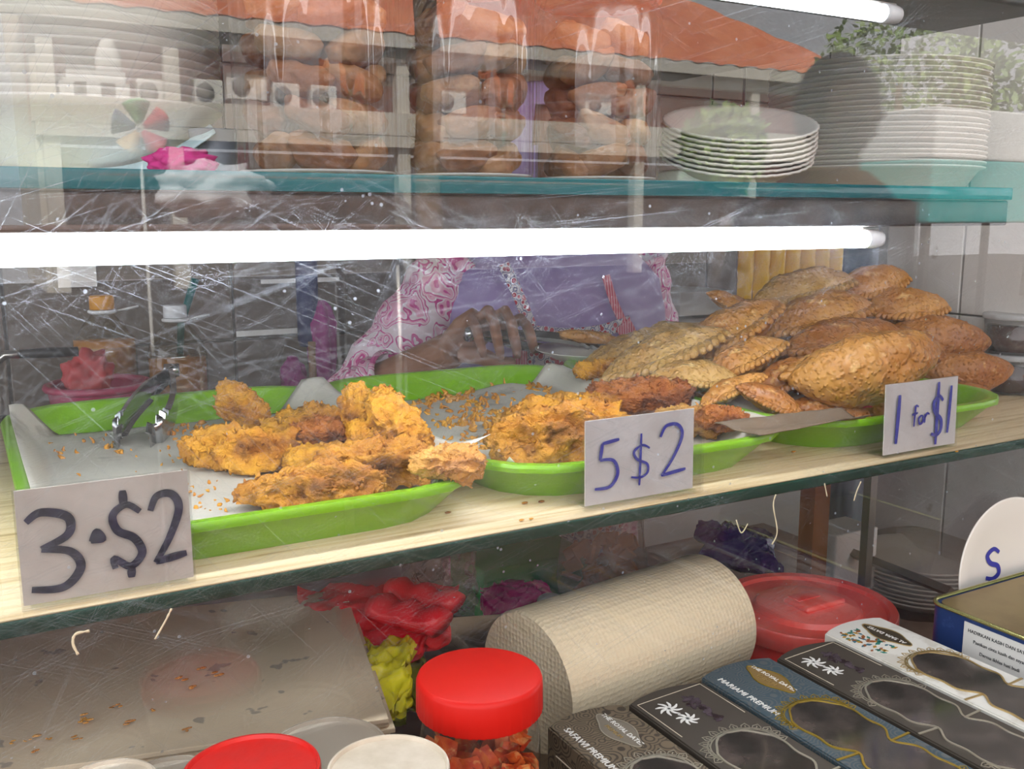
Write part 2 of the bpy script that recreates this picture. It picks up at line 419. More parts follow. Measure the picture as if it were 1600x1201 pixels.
TRAYS = ((0.82, 3.79), (2.23, 3.81), (3.69, 3.84))
def tray_d(x, y, c):
    """signed distance (layout units) outside the flat base of the tray centred at c"""
    qx, qy = abs(x - c[0]) - (0.59 - 0.27), abs(y - c[1]) - (0.945 - 0.27)
    return math.hypot(max(qx, 0), max(qy, 0)) + min(max(qx, qy), 0) - 0.27
def tray_top(x, y, c): return 0.020 + max(0.0, min(0.130, (tray_d(x, y, c) + 0.006) * 1.45))   # inner surface, rim height beyond the rim
def liner(x0, x1, y0, y1, label, seed, curls, inner):
    """sheet lying in a tray, riding up over the rim where it is wider than the tray"""
    random.seed(seed)
    tc = min(TRAYS, key=lambda c: abs(c[0] - inner[0]))
    mb = MB()
    def fn(u, v):
        x = x0 + u * (x1 - x0); y = y0 + v * (y1 - y0)
        z = tray_top(x, y, tc) + 0.010
        z += 0.007 * (1 + noise.noise(Vector((x * 3, y * 3, seed)))) + 0.003 * (1 + noise.noise(Vector((x * 9, y * 9, seed))))
        for (px, py, r, hgt) in curls:
            d = math.hypot(x - px, y - py)
            if d < r: z += hgt * (1 - d / r) ** 1.5
        return V(x, y, FZ + z)
    mb.grid(60, 72, fn)
    o = mb.build('paper_liner', M_liner, solid=0.0004)
    tag(o, label, 'paper'); return o
liner(0.14, 1.53, 2.86, 4.66, 'grey greaseproof sheet with oil stains under the tongs', 1, [(1.5, 4.6, 0.28, 0.045), (0.17, 4.62, 0.2, 0.03), (1.53, 2.86, 0.34, 0.10)], (0.82, 3.79, 0.565, 0.92))
liner(1.64, 2.90, 2.92, 4.66, 'crumb-strewn grey sheet in the tray with the flat fritters', 2, [(2.6, 4.6, 0.35, 0.05), (2.2, 2.94, 0.2, 0.05)], (2.23, 3.81, 0.565, 0.92))
liner(3.14, 4.24, 3.02, 4.66, 'plain sheet under the heap of curry puffs', 3, [], (3.69, 3.84, 0.56, 0.91))
mb = MB()
def fn(u, v):
    x = 2.62 + u * 0.62; y = 2.71 + v * 0.26
    return V(x, y, FZ + 0.153 + 0.014 * (1 + math.sin(v * 9 + u * 2)) * (0.4 + 0.6 * u) + 0.008 * (1 + noise.noise(Vector((x * 9, y * 14, 1)))))
mb.grid(40, 24, fn)
o = mb.build('brown_napkin', mat('brown_paper', (0.15, 0.105, 0.068), 0.8, bump=0.2), solid=0.0006); tag(o, 'crumpled brown paper lying over the rims between two trays', 'paper')
# white plate under the pale puffs
q = at_z(945, 568, -0.90)
o = MB().lathe([(0.030, 0.0), (0.055, 0.002), (0.075, 0.012), (0.076, 0.013), (0.054, 0.004), (0.0, 0.003)], 40).build('paper_plate', mat('plate_white', (0.80, 0.79, 0.74), 0.4), loc=(q.x, q.y + 0.02, q.z + 0.004))
tag(o, 'white plate under the pale pastries behind the tray liner', 'plate')

M_frit = [mat('fritter_crust_%d' % k, c1, 0.62, col2=c2, nscale=45, nlo=0.40, nhi=0.60, col3=c3, n3scale=28, lo3=0.57, hi3=0.70, bump=0.9, bscale=420) for k, (c1, c2, c3) in enumerate((
    ((0.64, 0.30, 0.018), (0.46, 0.17, 0.010), (0.14, 0.042, 0.008)),
    ((0.52, 0.225, 0.016), (0.35, 0.122, 0.010), (0.10, 0.034, 0.008)),
    ((0.66, 0.34, 0.07), (0.55, 0.24, 0.05), (0.40, 0.18, 0.07)),
    ((0.38, 0.12, 0.016), (0.25, 0.065, 0.010), (0.08, 0.022, 0.008))))]
def fritter(px, py, z, L, Wd, T, yaw, pitch, roll, seed, label, mi=0, ridge=0.0, name='banana_fritter', group='orange battered fritters'):
    p = at_z(px, py, FZ + z); s = mpp(p); L *= s; Wd *= s * 0.82; T *= s
    mb = MB(); mb.ico((0, 0, 0), 1.0, 5)
    so = Vector((seed * 3.7, seed * 1.3, seed * 2.1))
    for v in mb.bm.verts:
        d = v.co.copy()
        f = 1.0 / (abs(d.x) ** 3 + abs(d.y) ** 3 + abs(d.z) ** 3) ** (1 / 3)   # boxy ellipsoid
        q = d.lerp(d * f, 0.75)
        q = Vector((q.x * L / 2, q.y * Wd / 2, q.z * T / 2))
        q.z *= 1.0 - 0.30 * (q.x / (L / 2)) * (1 if seed % 2 else -1)
        q.y += 0.10 * Wd * math.sin(q.x / L * 4 + seed)
        w = q * 55 + so
        n1 = noise.noise(q * 38 + so); n2 = noise.noise(q * 110 + so * 2); n3 = noise.noise(q * 260 + so)
        n4 = 1 - abs(noise.noise(q * 170 + so * 3)) * 2.2
        am = min(L, Wd * 1.6, 0.05)
        disp = am * (0.12 * n1 + 0.10 * n2 + 0.06 * n3 + 0.08 * max(0, n4) ** 2)
        if ridge: disp += ridge * am * 0.10 * math.sin(q.y / Wd * 22 + 3 * n1)
        v.co = q + d.normalized() * disp
    random.seed(seed); vv = [v.co.copy() for v in mb.bm.verts]; nn = len(vv)
    for k in range(190):
        c = vv[random.randrange(nn)]; R = Euler((random.uniform(0, 6), random.uniform(0, 6), random.uniform(0, 6))).to_matrix(); fs = random.uniform(0.0011, 0.0027) * min(1.0, L / 0.075)
        g = bmesh.ops.create_icosphere(mb.bm, subdivisions=1, radius=1.0)
        for v in g['verts']:
            e = Vector((v.co.x * 1.7, v.co.y * 0.75, v.co.z * 0.5)); e.z += 0.35 * e.x * e.x; v.co = c + R @ (e * fs)
    o = mb.build(name, M_frit[mi])
    o.matrix_world = Matrix.Translation(p) @ frot(yaw, pitch, roll)
    tag(o, label, 'fritter', group); return o
FR = [
 (382, 637, 0.14, 92, 46, 58, -25, -28, 10, 1, 'orange fritter chunk standing alone behind the tongs crumbs', 0, 0),
 (478, 664, 0.10, 140, 60, 46, -5, 4, 0, 2, 'knobbly orange fritter lying behind the dark-tipped one', 0, 0),
 (510, 679, 0.16, 108, 46, 42, 8, 3, 20, 3, 'dark-tipped fritter with burnt red-brown end on top of others', 3, 0),
 (388, 716, 0.08, 168, 80, 46, -6, 0, 0, 4, 'broad ribbed fritter beside the oil stains on the liner', 0, 1),
 (520, 716, 0.10, 130, 60, 40, 5, 4, 0, 5, 'smooth-sided fritter wedged in the middle of the fritter pile', 0, 0),
 (490, 768, 0.075, 212, 58, 52, 6, 2, -8, 6, 'long ribbed fritter lying along the front rim of the tray', 1, 1),
 (588, 738, 0.14, 176, 95, 50, 8, 4, 14, 7, 'wide fanned fritter with dark streaks near the tray corner', 1, 1),
 (690, 728, 0.17, 104, 60, 40, 8, -4, 0, 8, 'pale pinkish fritter end resting on the liner corner', 2, 0),
 (558, 642, 0.26, 84, 44, 50, -30, -62, 0, 9, 'narrow fritter standing upright against the fritter pile', 0, 0),
 (632, 668, 0.20, 122, 72, 50, -12, -48, 20, 10, 'slab fritter propped steeply against the upright one', 0, 0),
 (576, 694, 0.16, 86, 50, 34, -15, -48, 0, 11, 'small curved fritter tucked between the two upright ones', 0, 0),
 (846, 698, 0.10, 160, 80, 72, 6, 4, 0, 12, 'thick craggy fritter beside the 5 dollar 2 sign', 1, 1),
 (868, 652, 0.12, 150, 76, 56, 10, 8, 0, 13, 'crusty fritter leaning on the thick craggy one', 0, 0),
 (930, 676, 0.13, 110, 90, 44, 0, -14, 25, 14, 'fanned golden fritter partly behind the 5 dollar 2 sign', 0, 1),
 (910, 634, 0.16, 116, 46, 40, 10, 4, 30, 15, 'orange slab fritter with smooth cut side', 1, 0),
 (1000, 628, 0.15, 170, 60, 44, 7, 3, 35, 16, 'long brown slab fritter with straight cut face', 3, 0),
 (1085, 618, 0.13, 84, 50, 50, 0, 0, 0, 17, 'pale sugary fritter near the white pastries', 2, 0),
 (1075, 655, 0.12, 100, 60, 40, -10, -4, 0, 18, 'pale flaky fritter behind the clear sign edge', 2, 0),
 (1132, 656, 0.12, 76, 42, 34, -6, -5, 10, 19, 'brown block fritter beside the 5 dollar 2 sign edge', 3, 0),
 (930, 601, 0.12, 84, 40, 28, 5, 3, 0, 20, 'loose crumbly fritter at the rear of the middle heap', 0, 0),
]
# small settling shifts (metres) so that the pieces rest on liner, rim and one another
FR_SETTLE = ((-0.0001, -0.0005, 0.0003), (-0.0006, -0.0018, 0.0015), (0.001, -0.0033, 0.0006), (-0.0034, -0.0028, 0.0085), (-0.0006, -0.0022, -0.0002), (-0.006, -0.0179, 0.0074), (0.006, 0.0145, -0.0001), (-0.0045, -0.018, 0.007), (-0.0001, -0.0005, 0.0002), (-0.0118, -0.019, 0.0075), (-0.0009, -0.0037, 0.0012), (-0.0086, -0.0141, 0.0115), (-0.0136, -0.0213, 0.0051), (-0.001, -0.0014, 0.005), (-0.0015, -0.0004, -0.0004), (-0.004, -0.0012, 0.007), (0.0225, 0.0162, -0), (-0.0014, -0.0004, 0.0008), (-0.016, -0.0159, 0.0057), (0.0116, 0.0052, 0.0155))
for a, d in zip(FR, FR_SETTLE):
    ob = fritter(*a); ob.location = ob.location + Vector(d)

def crumbs(name, spots, label, seed, tray_x):
    random.seed(seed); mb = MB()
    for (px, py, sx, sy, n, smin, smax) in spots:
        for k in range(n):
            for _ in range(40):
                p = at_z(px + random.gauss(0, sx), py + random.gauss(0, sy), FZ + 0.045)
                tc = min(TRAYS, key=lambda c: abs(c[0] - tray_x)); td_ = tray_d(p.x / U, p.y / U, tc)
                if td_ < -0.03: break
            else: continue
            p.z = V(0, 0, FZ + 0.041).z
            s = random.uniform(smin, smax) * mpp(p)
            q = bmesh.ops.create_icosphere(mb.bm, subdivisions=2, radius=1.0)
            R = Euler((random.uniform(0, 6), random.uniform(0, 6), random.uniform(0, 6))).to_matrix()
            sc = Vector((random.uniform(0.8, 1.9), random.uniform(0.4, 0.9), random.uniform(0.3, 0.7)))
            for v in q['verts']:
                w = Vector((v.co.x * sc.x, v.co.y * sc.y, v.co.z * sc.z)); w.z += 0.5 * w.x * w.x - 0.2
                w *= 1 + 0.5 * noise.noise(w * 2.2 + Vector((k, px, py)))
                v.co = R @ (w * s) + p + Vector((0, 0, s * 0.3))
    o = mb.build(name, mat('crumb_orange', (0.66, 0.32, 0.028), 0.6, col2=(0.50, 0.19, 0.016), nscale=60)); tag(o, label, 'crumbs', kind='stuff'); return o
crumbs('fritter_crumbs', [(300, 672, 26, 7, 40, 2.5, 5), (140, 690, 40, 8, 9, 2, 4.5), (85, 712, 8, 4, 4, 2.5, 5), (330, 780, 40, 14, 26, 2.5, 5), (390, 775, 14, 8, 16, 3, 6), (180, 705, 10, 4, 6, 3, 6), (300, 730, 60, 20, 22, 1.5, 3.5), (240, 700, 60, 16, 14, 1.5, 3)],
       'orange batter crumbs scattered on the liner around the tongs', 4, 0.82)
crumbs('fritter_crumbs', [(720, 622, 46, 6, 70, 3, 7), (830, 606, 36, 6, 60, 3, 8), (650, 640, 24, 8, 30, 3, 6), (745, 643, 36, 7, 40, 3, 6), (705, 660, 24, 7, 26, 3, 6), (760, 662, 24, 8, 40, 3, 8), (760, 690, 16, 7, 30, 3, 7), (715, 688, 14, 5, 14, 3, 6), (940, 592, 40, 5, 40, 3, 8), (735, 705, 10, 4, 8, 2, 5)],
       'orange batter crumbs strewn across the liner behind the flat fritters', 5, 2.23)
mb = MB(); random.seed(6)
for (px, py) in ((820, 785), (846, 783), (815, 812), (830, 810), (1495, 705), (388, 812), (392, 810), (700, 800), (1240, 705)):
    p = at_z(px, py, FZ + 0.006); mb.ico(p, random.uniform(3, 5) * mpp(p), 2, (1.2, 0.7, 0.4))
tag(mb.build('shelf_crumbs', M_frit[0]), 'few stray crumbs on the bare wood-grain strip', 'crumbs', kind='stuff')

# ------------------------------------------------------------------ curry puffs
def puff_mat(name, c1, c2, c3):
    m = mat(name, c1, 0.48, col2=c2, nscale=26, nlo=0.35, nhi=0.65, col3=c3, n3scale=60, lo3=0.60, hi3=0.72, coat=0.12)
    nt = m.node_tree; b = nt.nodes['Principled BSDF']; L = nt.links.new
    tc = nt.nodes.new('ShaderNodeTexCoord'); vo = nt.nodes.new('ShaderNodeTexVoronoi'); vo.inputs['Scale'].default_value = 260; vo.feature = 'SMOOTH_F1'
    mr = nt.nodes.new('ShaderNodeMapRange'); mr.inputs['From Min'].default_value = 0.45; mr.inputs['From Max'].default_value = 0.0
    bp = nt.nodes.new('ShaderNodeBump'); bp.inputs['Strength'].default_value = 0.8; bp.inputs['Distance'].default_value = 0.002
    L(tc.outputs['Object'], vo.inputs['Vector']); L(vo.outputs['Distance'], mr.inputs['Value']); L(mr.outputs['Result'], bp.inputs['Height']); L(bp.outputs['Normal'], b.inputs['Normal'])
    return m
M_puff = [puff_mat('puff_golden', (0.58, 0.285, 0.068), (0.40, 0.155, 0.030), (0.72, 0.43, 0.16)), puff_mat('puff_brown', (0.44, 0.180, 0.040), (0.28, 0.092, 0.018), (0.58, 0.30, 0.095)), puff_mat('puff_pale', (0.56, 0.34, 0.105), (0.42, 0.22, 0.06), (0.68, 0.46, 0.20))]
M_red = mat('red_dye', (0.60, 0.02, 0.05), 0.5)
def puff(px, py, y, Lpx, yaw, pitch, roll, seed, label, mi=0, fat=1.0, dye=None, wid=1.0):
    p = at_y(px, py, y); L = Lpx * mpp(p) * 1.09
    t = thing('curry_puff', label, 'curry puff', group='curry puffs heaped on the tray')
    W0 = 0.42 * L * wid; T0 = 0.38 * L * fat
    so = Vector((seed * 2.3, seed * 5.1, seed))
    def surf(u, ph):
        x = (u * 2 - 1)
        e = max(0.0, 1 - abs(x) ** 2.1) ** 0.75
        w = W0 * e + 0.012 * L; tt = T0 * max(0.0, 1 - abs(x) ** 2.3) ** 0.8 + 0.018 * L
        c, s = math.cos(ph), math.sin(ph)
        y_ = c * w * (0.62 if c > 0 else 0.46)
        z_ = s * tt * 0.5 * (1 - 0.50 * max(0, c) ** 2.2)
        q = Vector((x * L / 2, y_ - 0.06 * L * (1 - x * x), z_))
        n1 = noise.noise(q * 45 + so); n2 = noise.noise(q * 140 + so)
        dd = noise.voronoi(q * 150 + so)[0][0]; bub = (max(0.0, 0.40 - dd) * 2.0) ** 0.7 * (1 if noise.noise(q * 60 + so * 2) > -0.12 else 0.15)
        nrm = Vector((0, c, s)).normalized()
        return q + nrm * L * (0.030 * n1 + 0.014 * n2 + 0.017 * bub) * (0.3 + 0.7 * e)
    mb = MB(); NU, NV = 108, 72
    rings = [[surf(0.004 + 0.992 * i / (NU - 1), 2 * PI * k / NV) for k in range(NV)] for i in range(NU)]
    mb.loft(rings); mb.build('pastry_shell', M_puff[mi], t)
    # braided crimp along the joined edge
    mb = MB(); n = 17; random.seed(seed)
    for k in range(n):
        x = -0.93 + 1.86 * k / (n - 1)
        e = max(0.0, 1 - abs(x) ** 2.1) ** 0.75
        c = Vector((x * L / 2, (W0 * e + 0.012 * L) * 0.62 - 0.06 * L * (1 - x * x), 0))
        r = L * 0.050 * (0.75 + 0.35 * e)
        q = bmesh.ops.create_icosphere(mb.bm, subdivisions=2, radius=1.0)
        R = Euler((0, 0, math.radians(38 - 40 * x + random.uniform(-8, 8)))).to_matrix()
        for v in q['verts']:
            w = Vector((v.co.x * 0.75, v.co.y * 1.9, v.co.z * 0.85)) * r
            w += v.co * L * 0.006 * noise.noise(v.co * 2 + so + Vector((k, 0, 0)))
            v.co = R @ w + c
    mb.build('crimped_edge', M_puff[mi], t)
    if dye:
        uu, ph = dye; mb = MB(); c = surf(uu, ph)
        random.seed(3)
        for k in range(6):
            mb.ico(surf(uu + random.uniform(-0.035, 0.035), ph + random.uniform(-0.16, 0.16)), L * 0.016, 2, (1.4, 0.9, 0.5))
        mb.build('red_dye_mark', M_red, t)
    t.matrix_world = Matrix.Translation(p) @ frot(yaw, pitch, roll)
    return t
# (px, py, depth, length px, yaw, pitch, roll)  crimp faces away from the viewer at roll 0
PF = [
 (1362, 446, 3.95, 112, 5, 14, 200, 1, 'sugar-dusted golden curry puff on the very top of the heap', 0, 1.25, None, 1.1),
 (1416, 484, 3.75, 124, 0, 3, 195, 2, 'curry puff right under the topmost one against the side wall', 0, 1.1, None, 1.1),
 (1475, 526, 3.62, 146, -5, -6, 20, 3, 'tapered curry puff pointing at the sauce tubs', 1, 1.15, None, 1.1),
 (1281, 498, 3.78, 166, 8, 13, 186, 4, 'dusty curry puff with long crimped lower edge near the top', 0, 1.05, None, 1.0),
 (1315, 536, 3.45, 182, 5, 8, 180, 5, 'long flat curry puff split by a crimp in mid-heap', 1, 0.95, None, 0.95),
 (1338, 590, 3.12, 226, 5, 12, 20, 6, 'largest plump curry puff with a red dye spot on its side', 0, 1.15, (0.44, 4.35), 0.95),
 (1505, 578, 3.30, 140, 0, 2, 15, 7, 'curry puff behind the 1 for 1 dollar sign', 1, 1.1, None, 1.0),
 (1500, 618, 3.24, 92, -4, -4, 195, 8, 'low curry puff resting on the rim behind the 1 for 1 dollar sign', 1, 0.9, None, 1.0),
 (1296, 650, 3.16, 128, -6, 2, 195, 9, 'curry puff at the bottom front above the brown paper', 1, 0.9, None, 1.05),
 (1204, 626, 3.18, 104, -10, -24, 190, 10, 'curry puff slumped nose-down over the brown paper', 1, 0.9, None, 1.0),
 (1236, 588, 3.30, 110, 5, 20, 195, 11, 'brown curry puff with peaked left tip under the flat one', 1, 1.1, None, 1.1),
 (1166, 563, 3.50, 130, 8, 24, 182, 12, 'small curry puff tilted up with crimp towards the glass', 0, 1.0, None, 1.0),
 (1146, 608, 3.30, 104, 8, 22, 182, 13, 'thin curry puff lying low beside the white liner', 0, 0.7, None, 0.9),
 (1088, 590, 3.62, 124, -4, -4, 190, 14, 'pale curry puff at the foot of the heap by the fritters', 2, 0.9, None, 1.0),
 (1140, 528, 3.85, 184, 10, 30, 182, 15, 'long bubbly curry puff sloping up the side of the heap', 0, 0.95, None, 0.9),
 (1256, 456, 4.10, 152, 5, 12, 186, 16, 'curry puff with a pink dye fleck at the rear top', 2, 1.0, (0.78, 1.9), 1.0),
 (1146, 476, 4.25, 80, -10, -25, 190, 17, 'curry puff showing only a blunt tip at the rear of the heap', 0, 0.9, None, 1.0),
 (1232, 512, 4.05, 130, 0, 6, 190, 18, 'curry puff half hidden in the middle rear of the heap', 0, 1.0, None, 1.0),
 (1006, 546, 4.15, 200, 6, 18, 180, 19, 'flat pale curry puff leaning out of the heap over the white plate', 2, 0.6, None, 1.1),
 (1040, 556, 3.95, 190, 6, 20, 184, 20, 'pale curry puff with deep crimps lying on the flat one', 2, 0.65, None, 1.0),
 (1070, 578, 3.80, 110, 6, 16, 190, 21, 'greenish thin curry puff under the pale pair', 2, 0.6, None, 0.9),
 (1392, 628, 3.12, 120, 0, 4, 10, 22, 'curry puff mostly hidden behind the left edge of the 1 for 1 dollar sign', 0, 1.0, None, 1.0),
 (1395, 560, 3.62, 150, 0, 0, 190, 23, 'curry puff buried in the heart of the heap', 1, 1.1, None, 1.1),
 (1300, 580, 3.75, 150, 0, 0, 190, 24, 'curry puff buried deep behind the largest one', 1, 1.1, None, 1.1),
 (1200, 575, 3.85, 150, 0, 10, 190, 25, 'curry puff buried behind the tilted small one', 1, 1.1, None, 1.1),
]
PF_SETTLE = ((0.0042, 0.0035, -0.0004), (0.001, 0.0017, 0.001), (-0.0195, -0.0079, 0.0012), (0, 0, 0), (0, 0, 0), (-0.0001, -0.0087, 0.0136), (0.0147, 0.0072, -0.0028), (0.0016, -0.002, 0.0016), (-0.0112, -0.0025, 0.0038), (-0.0028, -0.0035, 0.0006), (0.0059, 0.007, -0.0016), (0.0062, 0.0065, -0.0013), (0.0031, 0.004, -0.0006), (-0.0118, -0.0137, 0.0029), (0.0045, 0.0064, 0.0012), (-0.0029, -0.0027, 0.0005), (0, 0, 0), (-0.0007, -0.0006, -0.0001), (0.0213, 0.0259, -0.0019), (-0.0127, -0.0145, 0.004), (0.008, 0.0103, -0.0027), (0.0002, 0.0002, -0.0001), (-0.0114, -0.0106, 0.0099), (-0.0218, -0.0141, -0.0012), (-0.0228, -0.0228, 0.0043))
for a, d in zip(PF, PF_SETTLE):
    ob = puff(*a); ob.location = ob.location + Vector(d)

# ------------------------------------------------------------------ price signs
M_card = mat('card_white', (0.76, 0.73, 0.72), 0.5, col2=(0.68, 0.64, 0.62), nscale=30)
M_card1 = mat('card_aged', (0.66, 0.60, 0.54), 0.5, col2=(0.56, 0.50, 0.44), nscale=25)
M_ink = mat('marker_ink', (0.012, 0.011, 0.022), 0.4, col2=(0.035, 0.030, 0.060), nscale=120)
M_blue = mat('blue_ink', (0.045, 0.045, 0.30), 0.4)
GL = {'3': [[(0, .90), (.30, 1), (.80, .90), (.78, .68), (.25, .54)], [(.25, .54), (.80, .46), (.98, .24), (.62, .02), (.0, .05)]],
      '$': [[(1, .80), (.55, .92), (.08, .80), (.20, .58), (.75, .44), (.98, .22), (.55, .06), (.02, .20), (.04, .06)], [(.46, 1.12), (.46, .90)], [(.58, .06), (.56, -.10)]],
      '2': [[(0, .78), (.22, .98), (.66, .98), (.85, .76), (.52, .36), (.06, .02)], [(.06, .03), (1, .09)]],
      '5': [[(.95, 1), (.30, .95)], [(.30, .95), (.20, .62)], [(.20, .62), (.72, .58), (.90, .30), (.60, .05), (.0, .04)]],
      'S': [[(.90, .80), (.55, .90), (.12, .76), (.30, .55), (.78, .40), (.80, .18), (.45, .08), (0, .12)], [(.48, 1.2), (.40, -.12)]],
      's': [[(.90, .85), (.55, 1), (.12, .82), (.30, .55), (.78, .40), (.85, .14), (.45, .0), (0, .08)]],
      '1': [[(.62, 1), (.5, .5), (.36, 0)]], 'f': [[(1, .95), (.6, 1), (.5, .6), (.4, 0)], [(.1, .58), (.9, .66)]],
      'o': [[(.5, .55), (.1, .35), (.3, .02), (.8, .15), (.8, .45), (.5, .55)]], 'r': [[(.2, .55), (.1, 0)], [(.15, .3), (.5, .58), (.9, .5)]],
      '^': [[(0, 0), (.5, .9), (1, .05), (.0, .0)], [(.3, .3), (.7, .2)]]}
def strokes(txt, M, ink, name, parent, zt=0.0003):
    mb = MB()
    for (ch, x, y, w, h, pen) in txt:
        for st in GL[ch]:
            P = smooth_path([(x + a * w, y + b * h, 0) for (a, b) in st], 6)
            n = len(P); ww = [pen * (0.75 + 0.35 * math.sin(i / max(1, n - 1) * PI)) for i in range(n)]
            ribbon(mb, P, ww, M, 0.0, zt)
    return mb.build(name, ink, parent, smooth=False)
def sign(bl_, br_, tl, y, card, ink, txt, label, lean=0.0, over=(0.0, 0.0)):
    a, b = at_y(*bl_, y), at_y(*br_, y); c = at_y(*tl, y)
    a.z = b.z = V(0, 0, FZ).z + 0.0008
    ax = (b - a); w = ax.length; ax.normalize(); h = (c.z - a.z)
    ny = Vector((0, 0, 1)).cross(ax); up = (Vector((0, 0, 1)) * math.cos(lean) + ny * math.sin(lean)).normalized()
    nrm = ax.cross(up)
    Mx = Matrix(((ax.x, up.x, nrm.x, a.x), (ax.y, up.y, nrm.y, a.y), (ax.z, up.z, nrm.z, a.z), (0, 0, 0, 1)))
    t = thing('price_sign', label, 'sign'); t.matrix_world = Mx
    W2, H2 = w + over[0], h + over[1]
    MB().box((W2 / 2, H2 / 2, 0.0011), (W2, H2, 0.0016), bev=0.0004).build('holder_front', G_clear, t, smooth=False)
    MB().box((W2 / 2, H2 / 2, -0.0016), (W2, H2, 0.0016), bev=0.0004).build('holder_back', G_clear, t, smooth=False)
    MB().box((w / 2, H2 / 2 + 0.001, -0.0002), (w - 0.002, h - 0.003, 0.0008)).build('card', card, t, smooth=False)
    I = Matrix.Identity(4)
    o = strokes([(ch, x * w, yy * h, ww * w, hh * h, pen) for (ch, x, yy, ww, hh, pen) in txt], I, ink, 'handwriting', t); o.location = (0, 0, 0.0020)
    MB().box((W2 / 2, 0.0012, -0.010), (W2 * 0.9, 0.0016, 0.020)).build('foot', G_clear, t, smooth=False)
    return t
sign((34, 950), (306, 905), (10, 768), 2.665, M_card1, M_ink, [('3', .06, .14, .28, .66, .0042), ('^', .40, .50, .07, .09, .0028), ('$', .52, .20, .17, .62, .0040), ('2', .75, .22, .20, .60, .0040)],
     'aged white price card with black marker 3 for $2 in a clear holder', 0.02)
sign((912, 803), (1083, 780), (915, 660), 2.668, M_card, M_blue, [('5', .08, .22, .22, .55, .0024), ('S', .40, .26, .18, .45, .0018), ('2', .66, .26, .24, .60, .0024)],
     'white price card with blue pen 5 $ 2 in a clear holder', 0.02, (0.008, 0.002))
sign((1378, 720), (1492, 700), (1395, 600), 2.672, M_card, M_blue, [('1', .10, .18, .12, .66, .0036), ('f', .34, .38, .09, .28, .0018), ('o', .43, .40, .08, .22, .0018), ('r', .51, .41, .08, .22, .0018), ('S', .62, .16, .16, .66, .0034), ('1', .80, .22, .12, .66, .0032)],
     'white price card with blue marker 1 for $1 in a clear holder', 0.03)

# ------------------------------------------------------------------ tongs on the first tray
M_chrome = mat('tong_steel', (0.50, 0.50, 0.52), 0.18, metal=1.0, col2=(0.38, 0.38, 0.40), nscale=30)
def tongs(hinge, tip1, tip2, label, w=0.014):
    t = thing('tongs', label, 'tongs', hinge)
    for tip in (tip1, tip2):
        d = tip - hinge; L = d.length; a = d.normalized()
        other = (tip1 + tip2) / 2 - tip
        n = (other - a * other.dot(a)).normalized(); s = a.cross(n)
        mb = MB(); N = 60; rings = []
        for i in range(N + 1):
            u = i / N
            ww = w * (0.55 + 0.45 * min(1, u * 3)) * (1.0 if u < 0.72 else 1.0 + 0.35 * math.sin((u - 0.72) / 0.28 * PI))
            if u > 0.72: ww *= 1 + 0.16 * (1 if (i % 4) < 2 else -1)
            c = a * (u * L) - n * (0.010 * math.sin(u * PI)) + n * (0.005 if u > 0.9 else 0)
            dep = 0.004
            rings.append([c + s * ww / 2 + n * dep, c + s * ww * 0.42, c - s * ww * 0.42, c - s * ww / 2 + n * dep,
                          c - s * ww / 2 + n * (dep + 0.0009), c - s * ww * 0.40 + n * 0.001, c + s * ww * 0.40 + n * 0.001, c + s * ww / 2 + n * (dep + 0.0009)])
        mb.loft(rings); mb.build('arm', M_chrome, t, autosmooth=50)
    ax = (tip2 - tip1).normalized()
    MB().tube([-ax * 0.007, ax * 0.007], 0.0065, 14).build('hinge', M_chrome, t)
    return t
tongs(at_y(268, 578, 5.0), at_z(172, 700, FZ + 0.045), at_z(246, 696, FZ + 0.045), 'scalloped stainless steel tongs leaning on the tray rim over the liner', 0.024)

# ================================================================== behind the case: back counter, bottles, seller
M_bc = mat('back_counter_steel', (0.34, 0.33, 0.32), 0.35, metal=0.6)
o = MB().box((0.9, 1.615, 0.475), (4.0, 0.30, 0.95), bev=0.004).build('back_counter', M_bc); tag(o, 'steel work counter along the tiled back wall', 'counter')
BZ = 0.952
def w(px, py, y): return at_y(px, py, y)
G_bot = glass('bottle_plastic', 0.05, tint=(0.84, 0.81, 0.72))
M_oil = mat('cooking_oil', (0.42, 0.20, 0.055), 0.1, col2=(0.36, 0.16, 0.04), nscale=6)
def oil_bottle(px, y, h, wd, oil_h, cap, label, lab=False):
    p = w(px, 600, y); t = thing('oil_bottle', label, 'bottle', (p.x, p.y, BZ), group=None)
    r = wd / 2; sh_ = h * 0.62
    prof = [(r * 0.9, 0), (r, 0.006), (r, h * 0.20), (r * 0.94, h * 0.25), (r, h * 0.30), (r, sh_), (r * 0.90, sh_ + h * 0.09), (r * 0.60, sh_ + h * 0.19), (r * 0.34, sh_ + h * 0.25), (r * 0.30, h * 0.92)]
    MB().lathe(prof, 36).build('bottle_shell', G_bot, t)
    po = [(0, 0.004)] + [(a * 0.96, max(0.004, z)) for (a, z) in prof if z < oil_h]; ra = po[-1][0]
    po += [(ra, oil_h), (0.001, oil_h)]
    MB().lathe(po, 36, cap=False).build('oil', M_oil, t)
    MB().lathe([(r * 0.36, h * 0.905), (r * 0.38, h * 0.91), (r * 0.38, h * 0.99), (r * 0.34, h), (0.001, h)], 28, rfun=lambda a, z: 1 + 0.02 * math.cos(a * 28)).build('cap', cap, t)
    mb = MB(); mb.tube([(r * 0.40 * math.cos(a), r * 0.40 * math.sin(a), h * 0.89) for a in [2 * PI * k / 24 for k in range(25)]], 0.003, 6)
    mb.tube([(r * 0.4, 0, h * 0.89), (r * 0.8, -0.005, h * 0.905), (r * 1.1, -0.01, h * 0.92)], [0.003, 0.005, 0.004], 6, flat=0.4)
    mb.build('carry_handle', mat('handle_white', (0.72, 0.74, 0.75), 0.4), t)
    return t
